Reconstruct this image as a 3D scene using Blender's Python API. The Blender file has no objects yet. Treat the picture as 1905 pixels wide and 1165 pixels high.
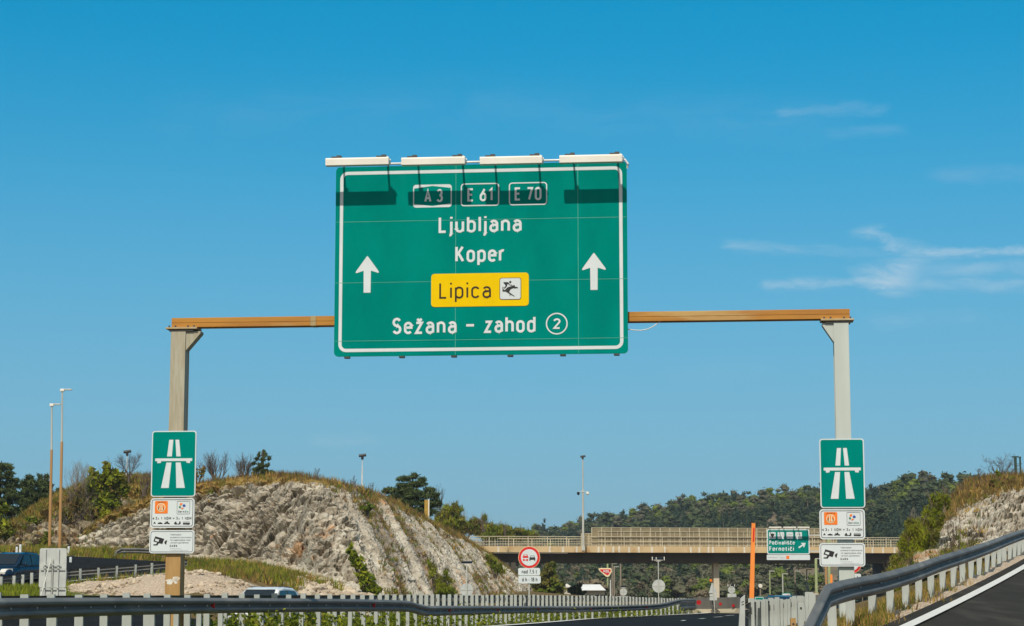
import bpy, math, random
import numpy as np
from mathutils import Vector, Matrix, noise
from mathutils.geometry import tessellate_polygon

SC = bpy.context.scene
COL = SC.collection
R = math.radians

# ------------------------------------------------------------------ camera
F, CX, CY, HZ = 3704.0, 952.5, 582.5, 1085.0      # focal length in photo pixels, photo centre, horizon row
PITCH = math.atan((HZ - CY) / F)
CAM = Vector((0, 0, 1.4))
cd = bpy.data.cameras.new("camera")
cd.sensor_width, cd.sensor_fit, cd.lens = 36, 'HORIZONTAL', 36 * F / 1905
cd.clip_start, cd.clip_end = 0.5, 12000
cam = bpy.data.objects.new("camera", cd)
COL.objects.link(cam)
cam.location = CAM
cam.rotation_euler = (math.pi / 2 + PITCH, 0, 0)
SC.camera = cam

# ------------------------------------------------------------------ light, sky, exposure
SUN_AZ, SUN_EL = 10.5, 47.0                       # light travels 10 degrees right of +Y
SC.view_settings.view_transform = 'Standard'
SC.view_settings.look = 'None'
SC.view_settings.exposure = 0.0
SC.view_settings.gamma = 1.0
sl = bpy.data.lights.new("sun", 'SUN')
sl.energy, sl.angle, sl.color = 3.9, R(0.5), (1.0, 0.93, 0.80)
sun = bpy.data.objects.new("sun", sl)
COL.objects.link(sun)
ldir = Vector((math.sin(R(SUN_AZ)) * math.cos(R(SUN_EL)), math.cos(R(SUN_AZ)) * math.cos(R(SUN_EL)), -math.sin(R(SUN_EL))))
sun.rotation_euler = ldir.to_track_quat('-Z', 'Y').to_euler()
sun.location = (0, -20, 60)

world = bpy.data.worlds.new("World")
SC.world = world
world.use_nodes = True


class NT:
    """small helper for building node trees"""
    def __init__(s, tree):
        s.t = tree; s.t.nodes.clear()
    def n(s, kind, **kw):
        nd = s.t.nodes.new(kind)
        for k, v in kw.items():
            setattr(nd, k, v)
        return nd
    def link(s, a, b): s.t.links.new(a, b)
    def put(s, sock, v):
        if hasattr(v, 'is_linked'): s.t.links.new(v, sock)
        else: sock.default_value = v
    def m(s, op, a, b=0.0, c=None, clamp=False):
        nd = s.n('ShaderNodeMath', operation=op, use_clamp=clamp)
        s.put(nd.inputs[0], a); s.put(nd.inputs[1], b)
        if c is not None: s.put(nd.inputs[2], c)
        return nd.outputs[0]
    def ss(s, x, lo, hi, a=0.0, b=1.0):
        nd = s.n('ShaderNodeMapRange', interpolation_type='SMOOTHSTEP')
        s.put(nd.inputs[0], x)
        for i, v in enumerate((lo, hi, a, b)): s.put(nd.inputs[i + 1], v)
        return nd.outputs[0]
    def mix(s, fac, a, b):
        nd = s.n('ShaderNodeMix', data_type='RGBA')
        s.put(nd.inputs[0], fac); s.put(nd.inputs[6], a); s.put(nd.inputs[7], b)
        return nd.outputs[2]
    def noise(s, vec, scale, detail=5.0, rough=0.55, dist=0.0):
        nd = s.n('ShaderNodeTexNoise')
        if vec is not None: s.link(vec, nd.inputs['Vector'])
        nd.inputs['Scale'].default_value = scale; nd.inputs['Detail'].default_value = detail
        nd.inputs['Roughness'].default_value = rough; nd.inputs['Distortion'].default_value = dist
        return nd.outputs[0]


SKY_K, SKY_B, SKY_H, SKY_S, SKY_V = 0.9, 0.20, 0.470, 2.6, 0.158


HAZE_C = (0.275, 0.475, 0.56)
SUNWARD = (0.54, 0.58, 0.59)


def build_sky():
    w = NT(world.node_tree)
    out = w.n('ShaderNodeOutputWorld')
    bg = w.n('ShaderNodeBackground')
    sky = w.n('ShaderNodeTexSky', sky_type='NISHITA')
    sky.sun_disc = False
    sky.sun_elevation, sky.sun_rotation = R(SUN_EL), R(180 + SUN_AZ)
    sky.air_density, sky.dust_density, sky.ozone_density, sky.altitude = 1.0, 0.0, 4.0, 350
    # the dry spring air stays blue down to the horizon: the lowest degrees of the sky model are left out
    tc0 = w.n('ShaderNodeTexCoord'); s0 = w.n('ShaderNodeSeparateXYZ'); c0 = w.n('ShaderNodeCombineXYZ')
    w.link(tc0.outputs['Generated'], s0.inputs[0])
    w.link(s0.outputs[0], c0.inputs[0]); w.link(s0.outputs[1], c0.inputs[1])
    w.link(w.m('ADD', w.m('MULTIPLY', w.m('MAXIMUM', s0.outputs[2], 0.0), SKY_K), SKY_B), c0.inputs[2])
    nv = w.n('ShaderNodeVectorMath', operation='NORMALIZE'); w.link(c0.outputs[0], nv.inputs[0])
    w.link(nv.outputs[0], sky.inputs['Vector'])
    hs = w.n('ShaderNodeHueSaturation')
    hs.inputs['Hue'].default_value, hs.inputs['Saturation'].default_value, hs.inputs['Value'].default_value = SKY_H, SKY_S, 1.0
    w.link(sky.outputs[0], hs.inputs['Color'])
    # pale spring haze in the lowest degrees of the sky
    hz = w.mix(w.m('MULTIPLY', w.ss(s0.outputs[2], -0.05, 0.295, 1.0, 0.0), 0.98), hs.outputs[0], (HAZE_C[0] / SKY_V, HAZE_C[1] / SKY_V, HAZE_C[2] / SKY_V, 1))
    # towards the sun, behind the camera, the sky is whiter and brighter
    dp = w.n('ShaderNodeVectorMath', operation='DOT_PRODUCT'); w.link(tc0.outputs['Generated'], dp.inputs[0])
    dp.inputs[1].default_value = tuple(-ldir)
    hz = w.mix(w.ss(dp.outputs['Value'], -0.05, 0.85), hz, (SUNWARD[0] / SKY_V, SUNWARD[1] / SKY_V, SUNWARD[2] / SKY_V, 1))
    # thin cirrus: streaks in the direction of view, u = x / y (to the right), v = z / y (upwards), for the sky north of the road
    tc = w.n('ShaderNodeTexCoord')
    sp = w.n('ShaderNodeSeparateXYZ')
    w.link(tc.outputs['Generated'], sp.inputs[0])
    yy = w.m('MAXIMUM', sp.outputs[1], 0.05)
    u, v = w.m('DIVIDE', sp.outputs[0], yy), w.m('DIVIDE', sp.outputs[2], yy)
    cv = w.n('ShaderNodeCombineXYZ'); w.put(cv.inputs[0], u); w.put(cv.inputs[1], w.m('MULTIPLY', v, 3.2))
    n1 = w.noise(cv.outputs[0], 60, 8, 0.7)
    n2 = w.noise(cv.outputs[0], 22, 8, 0.68, 0.8)
    vw = w.m('ADD', v, w.m('MULTIPLY', w.m('SUBTRACT', n1, 0.5), 0.010))
    uw = w.m('ADD', u, w.m('MULTIPLY', w.m('SUBTRACT', n2, 0.5), 0.035))
    total = None
    def pix(px, py): return ((px - CX) / F, (HZ - py) / F)
    # (x0, y0, x1, y1, half width, strength) of each wisp as degrees of sky
    for x0, y0, x1, y1, hw, st in ((1740, 470, 1990, 461, 8, .85), (1440, 530, 1700, 520, 9, .55), (1640, 524, 1930, 532, 11, .42),
                                   (1640, 500, 1905, 496, 13, .42), (1694, 474, 1676, 524, 19, .85), (1640, 430, 1715, 472, 11, .5),
                                   (1380, 455, 1500, 462, 9, .32), (1500, 462, 1690, 474, 8, .25), (1480, 196, 1640, 190, 10, .26),
                                   (1560, 236, 1680, 232, 9, .14), (1800, 318, 1990, 312, 14, .13), (600, 822, 680, 824, 9, .22),
                                   (1640, 600, 1800, 590, 13, .14), (1250, 700, 1400, 690, 18, .06), (900, 190, 1500, 215, 40, .07),
                                   (380, 205, 900, 175, 40, .05)):
        a, b = pix(x0, y0), pix(x1, y1)
        dx, dy = b[0] - a[0], b[1] - a[1]
        L2 = dx * dx + dy * dy
        t = w.m('ADD', w.m('MULTIPLY', w.m('SUBTRACT', uw, a[0]), dx / L2), w.m('MULTIPLY', w.m('SUBTRACT', vw, a[1]), dy / L2), clamp=True)
        ex = w.m('SUBTRACT', uw, w.m('MULTIPLY_ADD', t, dx, a[0]))
        ey = w.m('SUBTRACT', vw, w.m('MULTIPLY_ADD', t, dy, a[1]))
        d = w.m('SQRT', w.m('ADD', w.m('MULTIPLY', w.m('MULTIPLY', ex, ex), 0.2), w.m('MULTIPLY', ey, ey)))
        s = w.ss(d, 0.0, hw * 1.9 / F, st * 0.75, 0.0)
        total = s if total is None else w.m('MAXIMUM', total, s)
    fac = w.m('MULTIPLY', total, w.ss(n2, 0.32, 0.66, 0.2, 1.2), clamp=True)
    # only in front, where the photograph shows them
    fac = w.m('MULTIPLY', fac, w.ss(sp.outputs[1], 0.3, 0.5))
    col = w.mix(fac, hz, (0.50 / SKY_V, 0.66 / SKY_V, 0.78 / SKY_V, 1))
    w.link(col, bg.inputs[0])
    bg.inputs[1].default_value = SKY_V
    w.link(bg.outputs[0], out.inputs[0])


build_sky()


# ------------------------------------------------------------------ helpers
def at(px, py, Y):
    """point at ground distance Y seen at photo pixel (px, py)"""
    a, b = (px - CX) / F, (CY - py) / F
    d = Vector((a, math.cos(PITCH) - b * math.sin(PITCH), math.sin(PITCH) + b * math.cos(PITCH)))
    return CAM + d * (Y / d.y)


def tag(o, label=None, cat=None, group=None, kind=None):
    for k, v in (('label', label), ('category', cat), ('group', group), ('kind', kind)):
        if v: o[k] = v
    return o


def thing(name, label, cat, loc=(0, 0, 0), rz=0.0, group=None):
    o = bpy.data.objects.new(name, None)
    COL.objects.link(o)
    o.empty_display_size = 0.2
    o.location, o.rotation_euler = loc, (0, 0, rz)
    return tag(o, label, cat, group)


def raw_obj(name, me, mats, parent=None):
    for m in (mats if isinstance(mats, (list, tuple)) else [mats]):
        me.materials.append(m)
    o = bpy.data.objects.new(name, me)
    COL.objects.link(o)
    if parent: o.parent = parent
    return o


def np_obj(name, V, Fq, mats, parent=None, mi=None, smooth=False):
    """mesh object from a numpy vertex array and an array of equal-sized faces"""
    V = np.asarray(V, dtype=np.float32); Fq = np.asarray(Fq, dtype=np.int32)
    k = Fq.shape[1]
    me = bpy.data.meshes.new(name)
    me.vertices.add(len(V)); me.vertices.foreach_set('co', V.ravel())
    me.loops.add(Fq.size); me.loops.foreach_set('vertex_index', Fq.ravel())
    me.polygons.add(len(Fq))
    me.polygons.foreach_set('loop_start', np.arange(0, Fq.size, k, dtype=np.int32))
    if mi is not None: me.polygons.foreach_set('material_index', np.asarray(mi, dtype=np.int32))
    me.polygons.foreach_set('use_smooth', np.full(len(Fq), smooth))
    me.update(calc_edges=True)
    return raw_obj(name, me, mats, parent)


class MB:
    """collects faces and links them as ONE mesh object"""
    def __init__(s): s.v, s.f, s.mi = [], [], []
    def add(s, vs, fs, mi=0):
        b = len(s.v)
        s.v += [tuple(p) for p in vs]
        s.f += [tuple(i + b for i in f) for f in fs]
        s.mi += [mi] * len(fs)
        return s
    def box(s, c, d, M=None, mi=0):
        x, y, z = d[0] / 2, d[1] / 2, d[2] / 2
        vs = [Vector((sx * x, sy * y, sz * z)) for sz in (-1, 1) for sx, sy in ((-1, -1), (1, -1), (1, 1), (-1, 1))]
        if M is not None: vs = [M @ p for p in vs]
        c = Vector(c)
        return s.add([p + c for p in vs], [(3, 2, 1, 0), (4, 5, 6, 7), (0, 1, 5, 4), (1, 2, 6, 5), (2, 3, 7, 6), (3, 0, 4, 7)], mi)
    def tube(s, pts, rad, n=8, cap=True, mi=0):
        pts = [Vector(p) for p in pts]
        rad = rad if isinstance(rad, (list, tuple)) else [rad] * len(pts)
        vs, fs = [], []
        for i, p in enumerate(pts):
            t = (pts[min(i + 1, len(pts) - 1)] - pts[max(i - 1, 0)]).normalized()
            ref = Vector((0, 0, 1)) if abs(t.z) < 0.9 else Vector((1, 0, 0))
            a = t.cross(ref).normalized(); b = a.cross(t)
            for k in range(n):
                w = 2 * math.pi * k / n
                vs.append(p + (a * math.cos(w) + b * math.sin(w)) * rad[i])
        for i in range(len(pts) - 1):
            for k in range(n):
                fs.append((i * n + k, i * n + (k + 1) % n, (i + 1) * n + (k + 1) % n, (i + 1) * n + k))
        if cap:
            fs.append(tuple(range(n - 1, -1, -1))); fs.append(tuple(range((len(pts) - 1) * n, len(pts) * n)))
        return s.add(vs, fs, mi)
    def prism(s, poly, f0, f1, mi=0):
        """polygon (list of 2-D points) between two maps 2-D -> 3-D"""
        n = len(poly)
        tris = tessellate_polygon([[Vector((p[0], p[1], 0)) for p in poly]])
        vs = [f0(p) for p in poly] + [f1(p) for p in poly]
        fs = [tuple(t) for t in tris] + [tuple(n + i for i in reversed(t)) for t in tris]
        fs += [(i, (i + 1) % n, n + (i + 1) % n, n + i) for i in range(n)]
        return s.add(vs, fs, mi)
    def build(s, name, mats, parent=None, bevel=0.0, smooth=False):
        me = bpy.data.meshes.new(name)
        me.from_pydata([tuple(p) for p in s.v], [], s.f)
        me.polygons.foreach_set('material_index', s.mi)
        if smooth: me.polygons.foreach_set('use_smooth', [True] * len(s.f))
        import bmesh
        bm = bmesh.new(); bm.from_mesh(me)
        bmesh.ops.recalc_face_normals(bm, faces=bm.faces)
        bm.to_mesh(me); bm.free()
        o = raw_obj(name, me, mats, parent)
        if bevel:
            md = o.modifiers.new('bevel', 'BEVEL'); md.width, md.segments, md.limit_method = bevel, 2, 'ANGLE'
        return o


def clone(o, parent=None, **props):
    c = o.copy(); COL.objects.link(c)
    if parent: c.parent = parent
    for ch in list(o.children):
        clone(ch, c)
    for k, v in props.items(): c[k] = v
    return c


def pm(name, c1, c2=None, scale=6.0, rough=0.6, metal=0.0, bump=0.0, bscale=None, stretch=(1, 1, 1), lo=0.35, hi=0.65, spec=0.5, third=None, tscale=2.0, tlo=0.55, thi=0.7):
    """principled material with two (or three) colours mixed by noise in object space"""
    m = bpy.data.materials.new(name); m.use_nodes = True
    w = NT(m.node_tree)
    out = w.n('ShaderNodeOutputMaterial'); p = w.n('ShaderNodeBsdfPrincipled')
    tc = w.n('ShaderNodeTexCoord'); mp = w.n('ShaderNodeMapping')
    mp.inputs['Scale'].default_value = stretch
    w.link(tc.outputs['Object'], mp.inputs[0])
    c1 = (*c1, 1); c2 = (*(c2 or [x * 0.8 for x in c1[:3]]), 1)
    nz = w.noise(mp.outputs[0], scale)
    col = w.mix(w.ss(nz, lo, hi), c1, c2)
    if third is not None:
        col = w.mix(w.ss(w.noise(mp.outputs[0], tscale, 6), tlo, thi), col, (*third, 1))
    w.link(col, p.inputs['Base Color'])
    p.inputs['Roughness'].default_value = rough; p.inputs['Metallic'].default_value = metal
    p.inputs['Specular IOR Level'].default_value = spec
    if bump:
        b = w.n('ShaderNodeBump'); b.inputs['Strength'].default_value = bump
        w.link(w.noise(mp.outputs[0], bscale or scale * 3, 6), b.inputs['Height'])
        w.link(b.outputs[0], p.inputs['Normal'])
    w.link(p.outputs[0], out.inputs[0])
    return m


def leafmat(name, c1, c2, trans=0.25, scale=0.8):
    m = bpy.data.materials.new(name); m.use_nodes = True
    w = NT(m.node_tree)
    out = w.n('ShaderNodeOutputMaterial')
    tc = w.n('ShaderNodeTexCoord')
    col = w.mix(w.ss(w.noise(tc.outputs['Object'], scale, 4), 0.35, 0.65), (*c1, 1), (*c2, 1))
    d, t, mx = w.n('ShaderNodeBsdfDiffuse'), w.n('ShaderNodeBsdfTranslucent'), w.n('ShaderNodeMixShader')
    w.link(col, d.inputs[0]); w.link(col, t.inputs[0]); mx.inputs[0].default_value = trans
    w.link(d.outputs[0], mx.inputs[1]); w.link(t.outputs[0], mx.inputs[2]); w.link(mx.outputs[0], out.inputs[0])
    return m


M = dict(
    green=pm('sign_green', (0.0, 0.190, 0.158), (0.0, 0.226, 0.187), 0.9, 0.6, spec=0.0, stretch=(1, 1, .5)),
    seam=pm('seam_green', (0.06, 0.36, 0.27), (0.03, 0.31, 0.23), 3, 0.5),
    white=pm('sign_white', (0.64, 0.69, 0.705), (0.59, 0.64, 0.655), 1.2, 0.5, spec=0.1),
    yellow=pm('sign_yellow', (0.80, 0.53, 0.0), (0.76, 0.50, 0.0), 2, 0.5, spec=0.06),
    black=pm('sign_black', (0.022, 0.022, 0.024), (0.03, 0.03, 0.03), 3, 0.5, spec=0.3),
    brown=pm('letter_brown', (0.032, 0.018, 0.006), (0.04, 0.02, 0.006), 3, 0.5, spec=0.3),
    orange=pm('sign_orange', (0.85, 0.2, 0.01), (0.8, 0.18, 0.01), 3, 0.5),
    red=pm('sign_red', (0.66, 0.015, 0.012), (0.6, 0.02, 0.015), 3, 0.45),
    blue=pm('sign_blue', (0.01, 0.08, 0.42), None, 3, 0.5),
    cream=pm('sign_cream', (0.85, 0.7, 0.45), None, 3, 0.5),
    petal=pm('sign_petal_green', (0.0, 0.22, 0.12), None, 3, 0.5),
    greyplate=pm('sign_back_grey', (0.52, 0.54, 0.52), (0.44, 0.46, 0.45), 2.5, 0.5, metal=0.1, third=(0.36, 0.37, 0.36), tscale=1.3),
    rust=pm('rusty_beam_steel', (0.46, 0.205, 0.022), (0.36, 0.145, 0.018), 1.6, 0.7, bump=0.15, stretch=(0.35, 1, 2), third=(0.50, 0.34, 0.13), tscale=0.9, tlo=0.55, thi=0.75),
    greybeam=pm('bare_beam_steel', (0.46, 0.45, 0.38), (0.38, 0.27, 0.12), 2.0, 0.6, stretch=(1, 1, 1.5)),
    stainpost=pm('stained_post_steel', (0.36, 0.30, 0.19), (0.31, 0.19, 0.075), 0.9, 0.62, bump=0.1, stretch=(2.2, 2.2, 0.35), third=(0.42, 0.38, 0.28), tscale=0.6, tlo=0.5, thi=0.64),
    cleanpost=pm('clean_post_steel', (0.50, 0.55, 0.51), (0.45, 0.49, 0.455), 1.2, 0.55, stretch=(2, 2, 0.4), third=(0.42, 0.43, 0.38), tscale=1.1, tlo=0.58, thi=0.8),
    darksteel=pm('dark_steel', (0.05, 0.05, 0.05), (0.07, 0.06, 0.05), 4, 0.6),
    paintsplash=pm('white_splash', (0.7, 0.68, 0.62), (0.5, 0.4, 0.28), 6, 0.7),
    lampwhite=pm('lamp_enamel', (0.78, 0.75, 0.68), (0.72, 0.68, 0.6), 1.5, 0.45),
    pipe=pm('white_pipe', (0.75, 0.75, 0.72), None, 3, 0.45),
    galv=pm('weathered_galvanised', (0.145, 0.142, 0.135), (0.105, 0.105, 0.102), 2.2, 0.55, metal=0.0, bump=0.05, stretch=(1, 0.4, 1.4), third=(0.20, 0.19, 0.17), tscale=1.1, spec=0.15),
    post=pm('galvanised_post', (0.43, 0.46, 0.43), (0.36, 0.385, 0.36), 3.5, 0.6, metal=0.1, stretch=(1.5, 1.5, 0.5), third=(0.29, 0.28, 0.24), tscale=3.0, tlo=0.58, thi=0.75),
    bolt=pm('bright_bolt', (0.75, 0.77, 0.78), None, 5, 0.3, metal=0.6),
    redglass=pm('red_reflector', (0.45, 0.01, 0.01), None, 4, 0.3),
    pole=pm('grey_pole', (0.50, 0.50, 0.45), (0.42, 0.42, 0.38), 1.5, 0.55, stretch=(2, 2, 0.3)),
    rustpole=pm('rust_streaked_pole', (0.42, 0.24, 0.09), (0.36, 0.18, 0.06), 0.7, 0.65, stretch=(2, 2, 0.3)),
    whitepole=pm('white_pole', (0.68, 0.68, 0.66), None, 1.5, 0.5),
    greenpole=pm('pale_green_pole', (0.38, 0.42, 0.2), (0.3, 0.34, 0.16), 1.5, 0.55),
    orangepole=pm('orange_marker', (0.88, 0.27, 0.045), (0.80, 0.24, 0.04), 1.2, 0.5),
    amber=pm('amber_lens', (0.85, 0.2, 0.0), None, 4, 0.25),
    ochre=pm('ochre_marker', (0.42, 0.26, 0.03), (0.33, 0.2, 0.03), 3, 0.7),
    asphalt=pm('asphalt', (0.0125, 0.0135, 0.0145), (0.017, 0.018, 0.0185), 1.1, 0.85, bump=0.25, bscale=60, third=(0.024, 0.024, 0.024), tscale=0.25, spec=0.02),
    oldasphalt=pm('pale_asphalt', (0.032, 0.029, 0.024), (0.040, 0.036, 0.030), 1.4, 0.9, bump=0.3, bscale=50, third=(0.054, 0.049, 0.041), tscale=0.7, tlo=0.48, thi=0.66, spec=0.05, stretch=(1.6, .35, 1)),
    paint=pm('road_paint', (0.70, 0.68, 0.63), (0.60, 0.58, 0.54), 9, 0.6, bump=0.1, third=(0.45, 0.44, 0.42), tscale=14, tlo=0.62, thi=0.72),
    concrete=pm('tan_concrete', (0.58, 0.43, 0.24), (0.50, 0.36, 0.19), 0.35, 0.8, bump=0.1, third=(0.40, 0.24, 0.1), tscale=0.5, tlo=0.55, thi=0.7),
    joint=pm('pale_joint', (0.72, 0.66, 0.55), None, 1.0, 0.8),
    girder=pm('shaded_girder_concrete', (0.085, 0.07, 0.05), (0.065, 0.053, 0.04), 0.5, 0.85, stretch=(1, 1, 0.4)),  # dark tone holds the shade under the deck in the colour
    pier=pm('pier_concrete', (0.60, 0.52, 0.40), (0.54, 0.47, 0.36), 0.6, 0.8),
    rail=pm('bridge_railing', (0.52, 0.46, 0.33), (0.44, 0.38, 0.27), 0.8, 0.6),
    shadecon=pm('shaded_barrier_concrete', (0.15, 0.14, 0.12), (0.11, 0.105, 0.09), 1.0, 0.85, stretch=(1, 1, 0.3)),  # shade of the steep upper face put into the colour
    litcon=pm('lit_barrier_concrete', (0.44, 0.38, 0.27), (0.37, 0.32, 0.23), 1.0, 0.85),  # same concrete, light on the sloping foot put into the colour
    carblue=pm('blue_car_paint', (0.002, 0.019, 0.048), (0.002, 0.016, 0.042), 2, 0.22, metal=0.25),
    carwhite=pm('white_car_paint', (0.74, 0.75, 0.76), None, 2, 0.25),
    cardark=pm('dark_car_paint', (0.012, 0.018, 0.03), None, 2, 0.2, metal=0.2),
    carglass=pm('car_window_glass', (0.008, 0.012, 0.016), None, 2, 0.06),
    tyre=pm('tyre_rubber', (0.015, 0.015, 0.016), None, 4, 0.85),
    rim=pm('wheel_rim', (0.3, 0.31, 0.33), None, 4, 0.35, metal=0.7),
    lampglass=pm('headlamp_glass', (0.75, 0.72, 0.66), None, 3, 0.12),
    roofmetal=pm('white_roof_sheet', (0.78, 0.76, 0.72), (0.72, 0.70, 0.66), 0.5, 0.6),
    wallpale=pm('pale_wall', (0.5, 0.46, 0.38), None, 0.5, 0.8),
    bark=pm('bark', (0.10, 0.075, 0.055), (0.065, 0.05, 0.038), 2.5, 0.9, stretch=(3, 3, 0.6)),
    twig=pm("bare_twigs", (0.12, 0.09, 0.07), (0.085, 0.065, 0.052), 1.5, 0.9),
    palebark=pm('pale_bark', (0.28, 0.23, 0.17), (0.2, 0.16, 0.12), 1.5, 0.9),
    mesh_green=pm('green_fence_paint', (0.01, 0.05, 0.035), (0.008, 0.04, 0.03), 2, 0.5),
)


def panel_glass():
    m = bpy.data.materials.new('tinted_noise_panel'); m.use_nodes = True
    w = NT(m.node_tree)
    out = w.n('ShaderNodeOutputMaterial'); p = w.n('ShaderNodeBsdfPrincipled'); t = w.n('ShaderNodeBsdfTransparent'); mx = w.n('ShaderNodeMixShader')
    tc = w.n('ShaderNodeTexCoord')
    w.link(w.mix(w.ss(w.noise(tc.outputs['Object'], 0.6, 5), 0.35, 0.65), (0.34, 0.28, 0.165, 1), (0.26, 0.21, 0.125, 1)), p.inputs['Base Color'])
    p.inputs['Roughness'].default_value = 0.35
    t.inputs[0].default_value = (0.75, 0.68, 0.5, 1)
    mx.inputs[0].default_value = 0.74
    w.link(t.outputs[0], mx.inputs[1]); w.link(p.outputs[0], mx.inputs[2]); w.link(mx.outputs[0], out.inputs[0])
    return m


M['panel'] = panel_glass()


def post_steel():
    """grey column with rust stains that grow towards its foot"""
    m = bpy.data.materials.new('stained_post_steel'); m.use_nodes = True
    w = NT(m.node_tree)
    out = w.n('ShaderNodeOutputMaterial'); p = w.n('ShaderNodeBsdfPrincipled')
    tc = w.n('ShaderNodeTexCoord'); mp = w.n('ShaderNodeMapping'); mp.inputs['Scale'].default_value = (5, 5, .5)
    w.link(tc.outputs['Object'], mp.inputs[0])
    sp = w.n('ShaderNodeSeparateXYZ'); w.link(tc.outputs['Object'], sp.inputs[0])
    n1, n2 = w.noise(mp.outputs[0], 1.0, 6, .6), w.noise(mp.outputs[0], 4.0, 6, .6)
    f = w.ss(w.m('ADD', sp.outputs[2], w.m('MULTIPLY', w.m('SUBTRACT', n1, .5), 5.0)), 2.0, 5.6, 1.0, 0.0)
    c = w.mix(w.ss(n2, .35, .65), (.40, .37, .29, 1), (.33, .29, .20, 1))
    c = w.mix(f, c, w.mix(w.ss(n2, .35, .65), (.42, .25, .085, 1), (.34, .19, .06, 1)))
    w.link(c, p.inputs['Base Color']); p.inputs['Roughness'].default_value = .62
    w.link(p.outputs[0], out.inputs[0])
    return m


M['stainpost'] = post_steel()

# ------------------------------------------------------------------ ground, roads, rock cuttings
def interp_path(pts, step=None, n=None):
    """smooth (Catmull-Rom) resampling of a 3-D path"""
    P = [Vector(p) for p in pts]
    P = [P[0] * 2 - P[1]] + P + [P[-1] * 2 - P[-2]]
    out = []
    for i in range(1, len(P) - 2):
        p0, p1, p2, p3 = P[i - 1:i + 3]
        k = max(2, int((p2 - p1).length / (step or 1.0)))
        for j in range(k):
            t = j / k
            out.append(0.5 * ((2 * p1) + (p2 - p0) * t + (2 * p0 - 5 * p1 + 4 * p2 - p3) * t * t + (3 * p1 - p0 - 3 * p2 + p3) * t ** 3))
    out.append(P[-2])
    return out


# guard rails: (px, top row, Y)
G1 = [(-110, 1113, 25), (0, 1113, 29), (150, 1112, 33), (300, 1112, 37.5), (470, 1113, 43), (640, 1114.5, 49.5), (745, 1117, 55.5), (765, 1119.5, 57), (793, 1127, 59.5), (840, 1127, 65),
      (985, 1127.5, 86), (1081, 1127.5, 98), (1160, 1126, 106), (1226, 1123, 115), (1262, 1115, 121), (1292, 1114, 126)]
G2 = [(-90, 1106, 28), (50, 1106, 31.5), (180, 1106, 35), (300, 1106, 39), (500, 1106, 47), (650, 1106, 55), (750, 1106.5, 64), (850, 1107, 76), (1000, 1107.5, 98), (1150, 1110, 125), (1240, 1113, 145), (1290, 1114, 158)]
GR = [(1532, 1089, 27.4), (1560, 1080.5, 29), (1594, 1074, 31), (1635, 1067, 33), (1670, 1058, 35), (1699, 1050, 37), (1747, 1034, 41), (1789, 1022, 45), (1822, 1012, 49), (1851, 1002, 53), (1873, 994, 57), (1905, 984, 64), (1960, 968, 80)]
G3B = [(-60, 1108, 87), (20, 1101, 90), (57, 1094, 92), (130, 1088, 95), (250, 1078, 97), (320, 1071, 98.6), (349, 1068, 99.2)]
G4B = [(205, 1043, 115), (225, 1041, 115.5), (300, 1043, 116), (352, 1046, 116)]
g1, g2, gr = ([at(*p) for p in G] for G in (G1, G2, GR))
g3b, g4b = [at(*p) for p in G3B], [at(*p) for p in G4B]

ctrl = [(0, -30, -1.2), (-15, -30, -.6), (15, -30, -1.2), (0, 0, -.35), (-12, 5, .2), (12, 5, -.3), (0, 15, .2), (6, 20, .3), (14, 22, .3), (-14, 20, .5),
        (60, 0, 0), (-60, 0, 1), (60, 60, 4), (120, 120, 9), (-80, 60, 2), (-120, 120, 4), (30, 78, 3.6), (40, 60, 3.2), (45, 110, 5.2), (30, 110, 3.5)]
for p in g1:
    if p.y < 50: ctrl.append((p.x, p.y, p.z - .75)); ctrl.append((p.x + 5, p.y, p.z - .8))
for p in g2: ctrl.append((p.x, p.y, p.z - .85))
for x_, y_ in ((-12.8, 47), (-9.6, 64), (-8.2, 76), (-5.6, 90), (-3.0, 104), (.5, 124)):
    for dx in (-3.2, 0, 2.6): ctrl.append((x_ + dx, y_, -.42))
for p in gr[1:]:
    for dx in (0, 1.2, 7): ctrl.append((p.x + dx, p.y, p.z - .72))
    if p.y < 60: ctrl.append((p.x - 2.2, p.y + .6, max(p.z - 1.3, .15)))
for p in g3b + g4b: ctrl.append(tuple(p))
for q in ((-30, 1031, 104), (62, 1033, 106), (130, 1035, 109), (208, 1039, 112), (287, 1046, 113), (345, 1050, 113), (0, 1026, 118), (130, 1025, 120), (230, 1027, 118),
          (300, 1030, 119), (350, 1047, 106), (420, 1048, 107), (480, 1050, 105), (560, 1072, 99), (605, 1099, 94), (430, 1070, 97), (520, 1088, 92), (475, 1103, 86),
          (110, 1092, 86), (140, 1089, 87), (200, 1084, 88), (260, 1077, 88), (300, 1070, 88), (345, 1061, 88), (395, 1060, 88), (430, 1075, 87), (450, 1090, 86.5),
          (300, 1112, 81), (200, 1112, 81), (390, 1110, 80), (60, 1097, 82), (10, 1105, 78), (-60, 1108, 76), (20, 1109, 66), (200, 1112, 62),
          (640, 1102, 102), (720, 1112, 110), (800, 1112, 122), (870, 1110, 140), (930, 1106, 165), (970, 1100, 190), (985, 1099, 215),
          (-60, 1022, 140), (100, 1018, 140), (45, 1098, 84)):
    ctrl.append(tuple(at(*q)))
ctrl += [(24, 180, -.85), (33, 215, -1.05), (46, 250, -1.5), (60, 300, -2.0), (20, 215, -1), (5, 260, -1.5), (90, 215, 2.5), (-40, 215, 4), (-90, 200, 8), (0, 330, -2), (60, 420, -2), (-60, 420, 0), (150, 330, 0)]
for a in range(0, 360, 30): ctrl.append((900 * math.sin(R(a)), 300 + 900 * math.cos(R(a)), -4))
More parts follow.
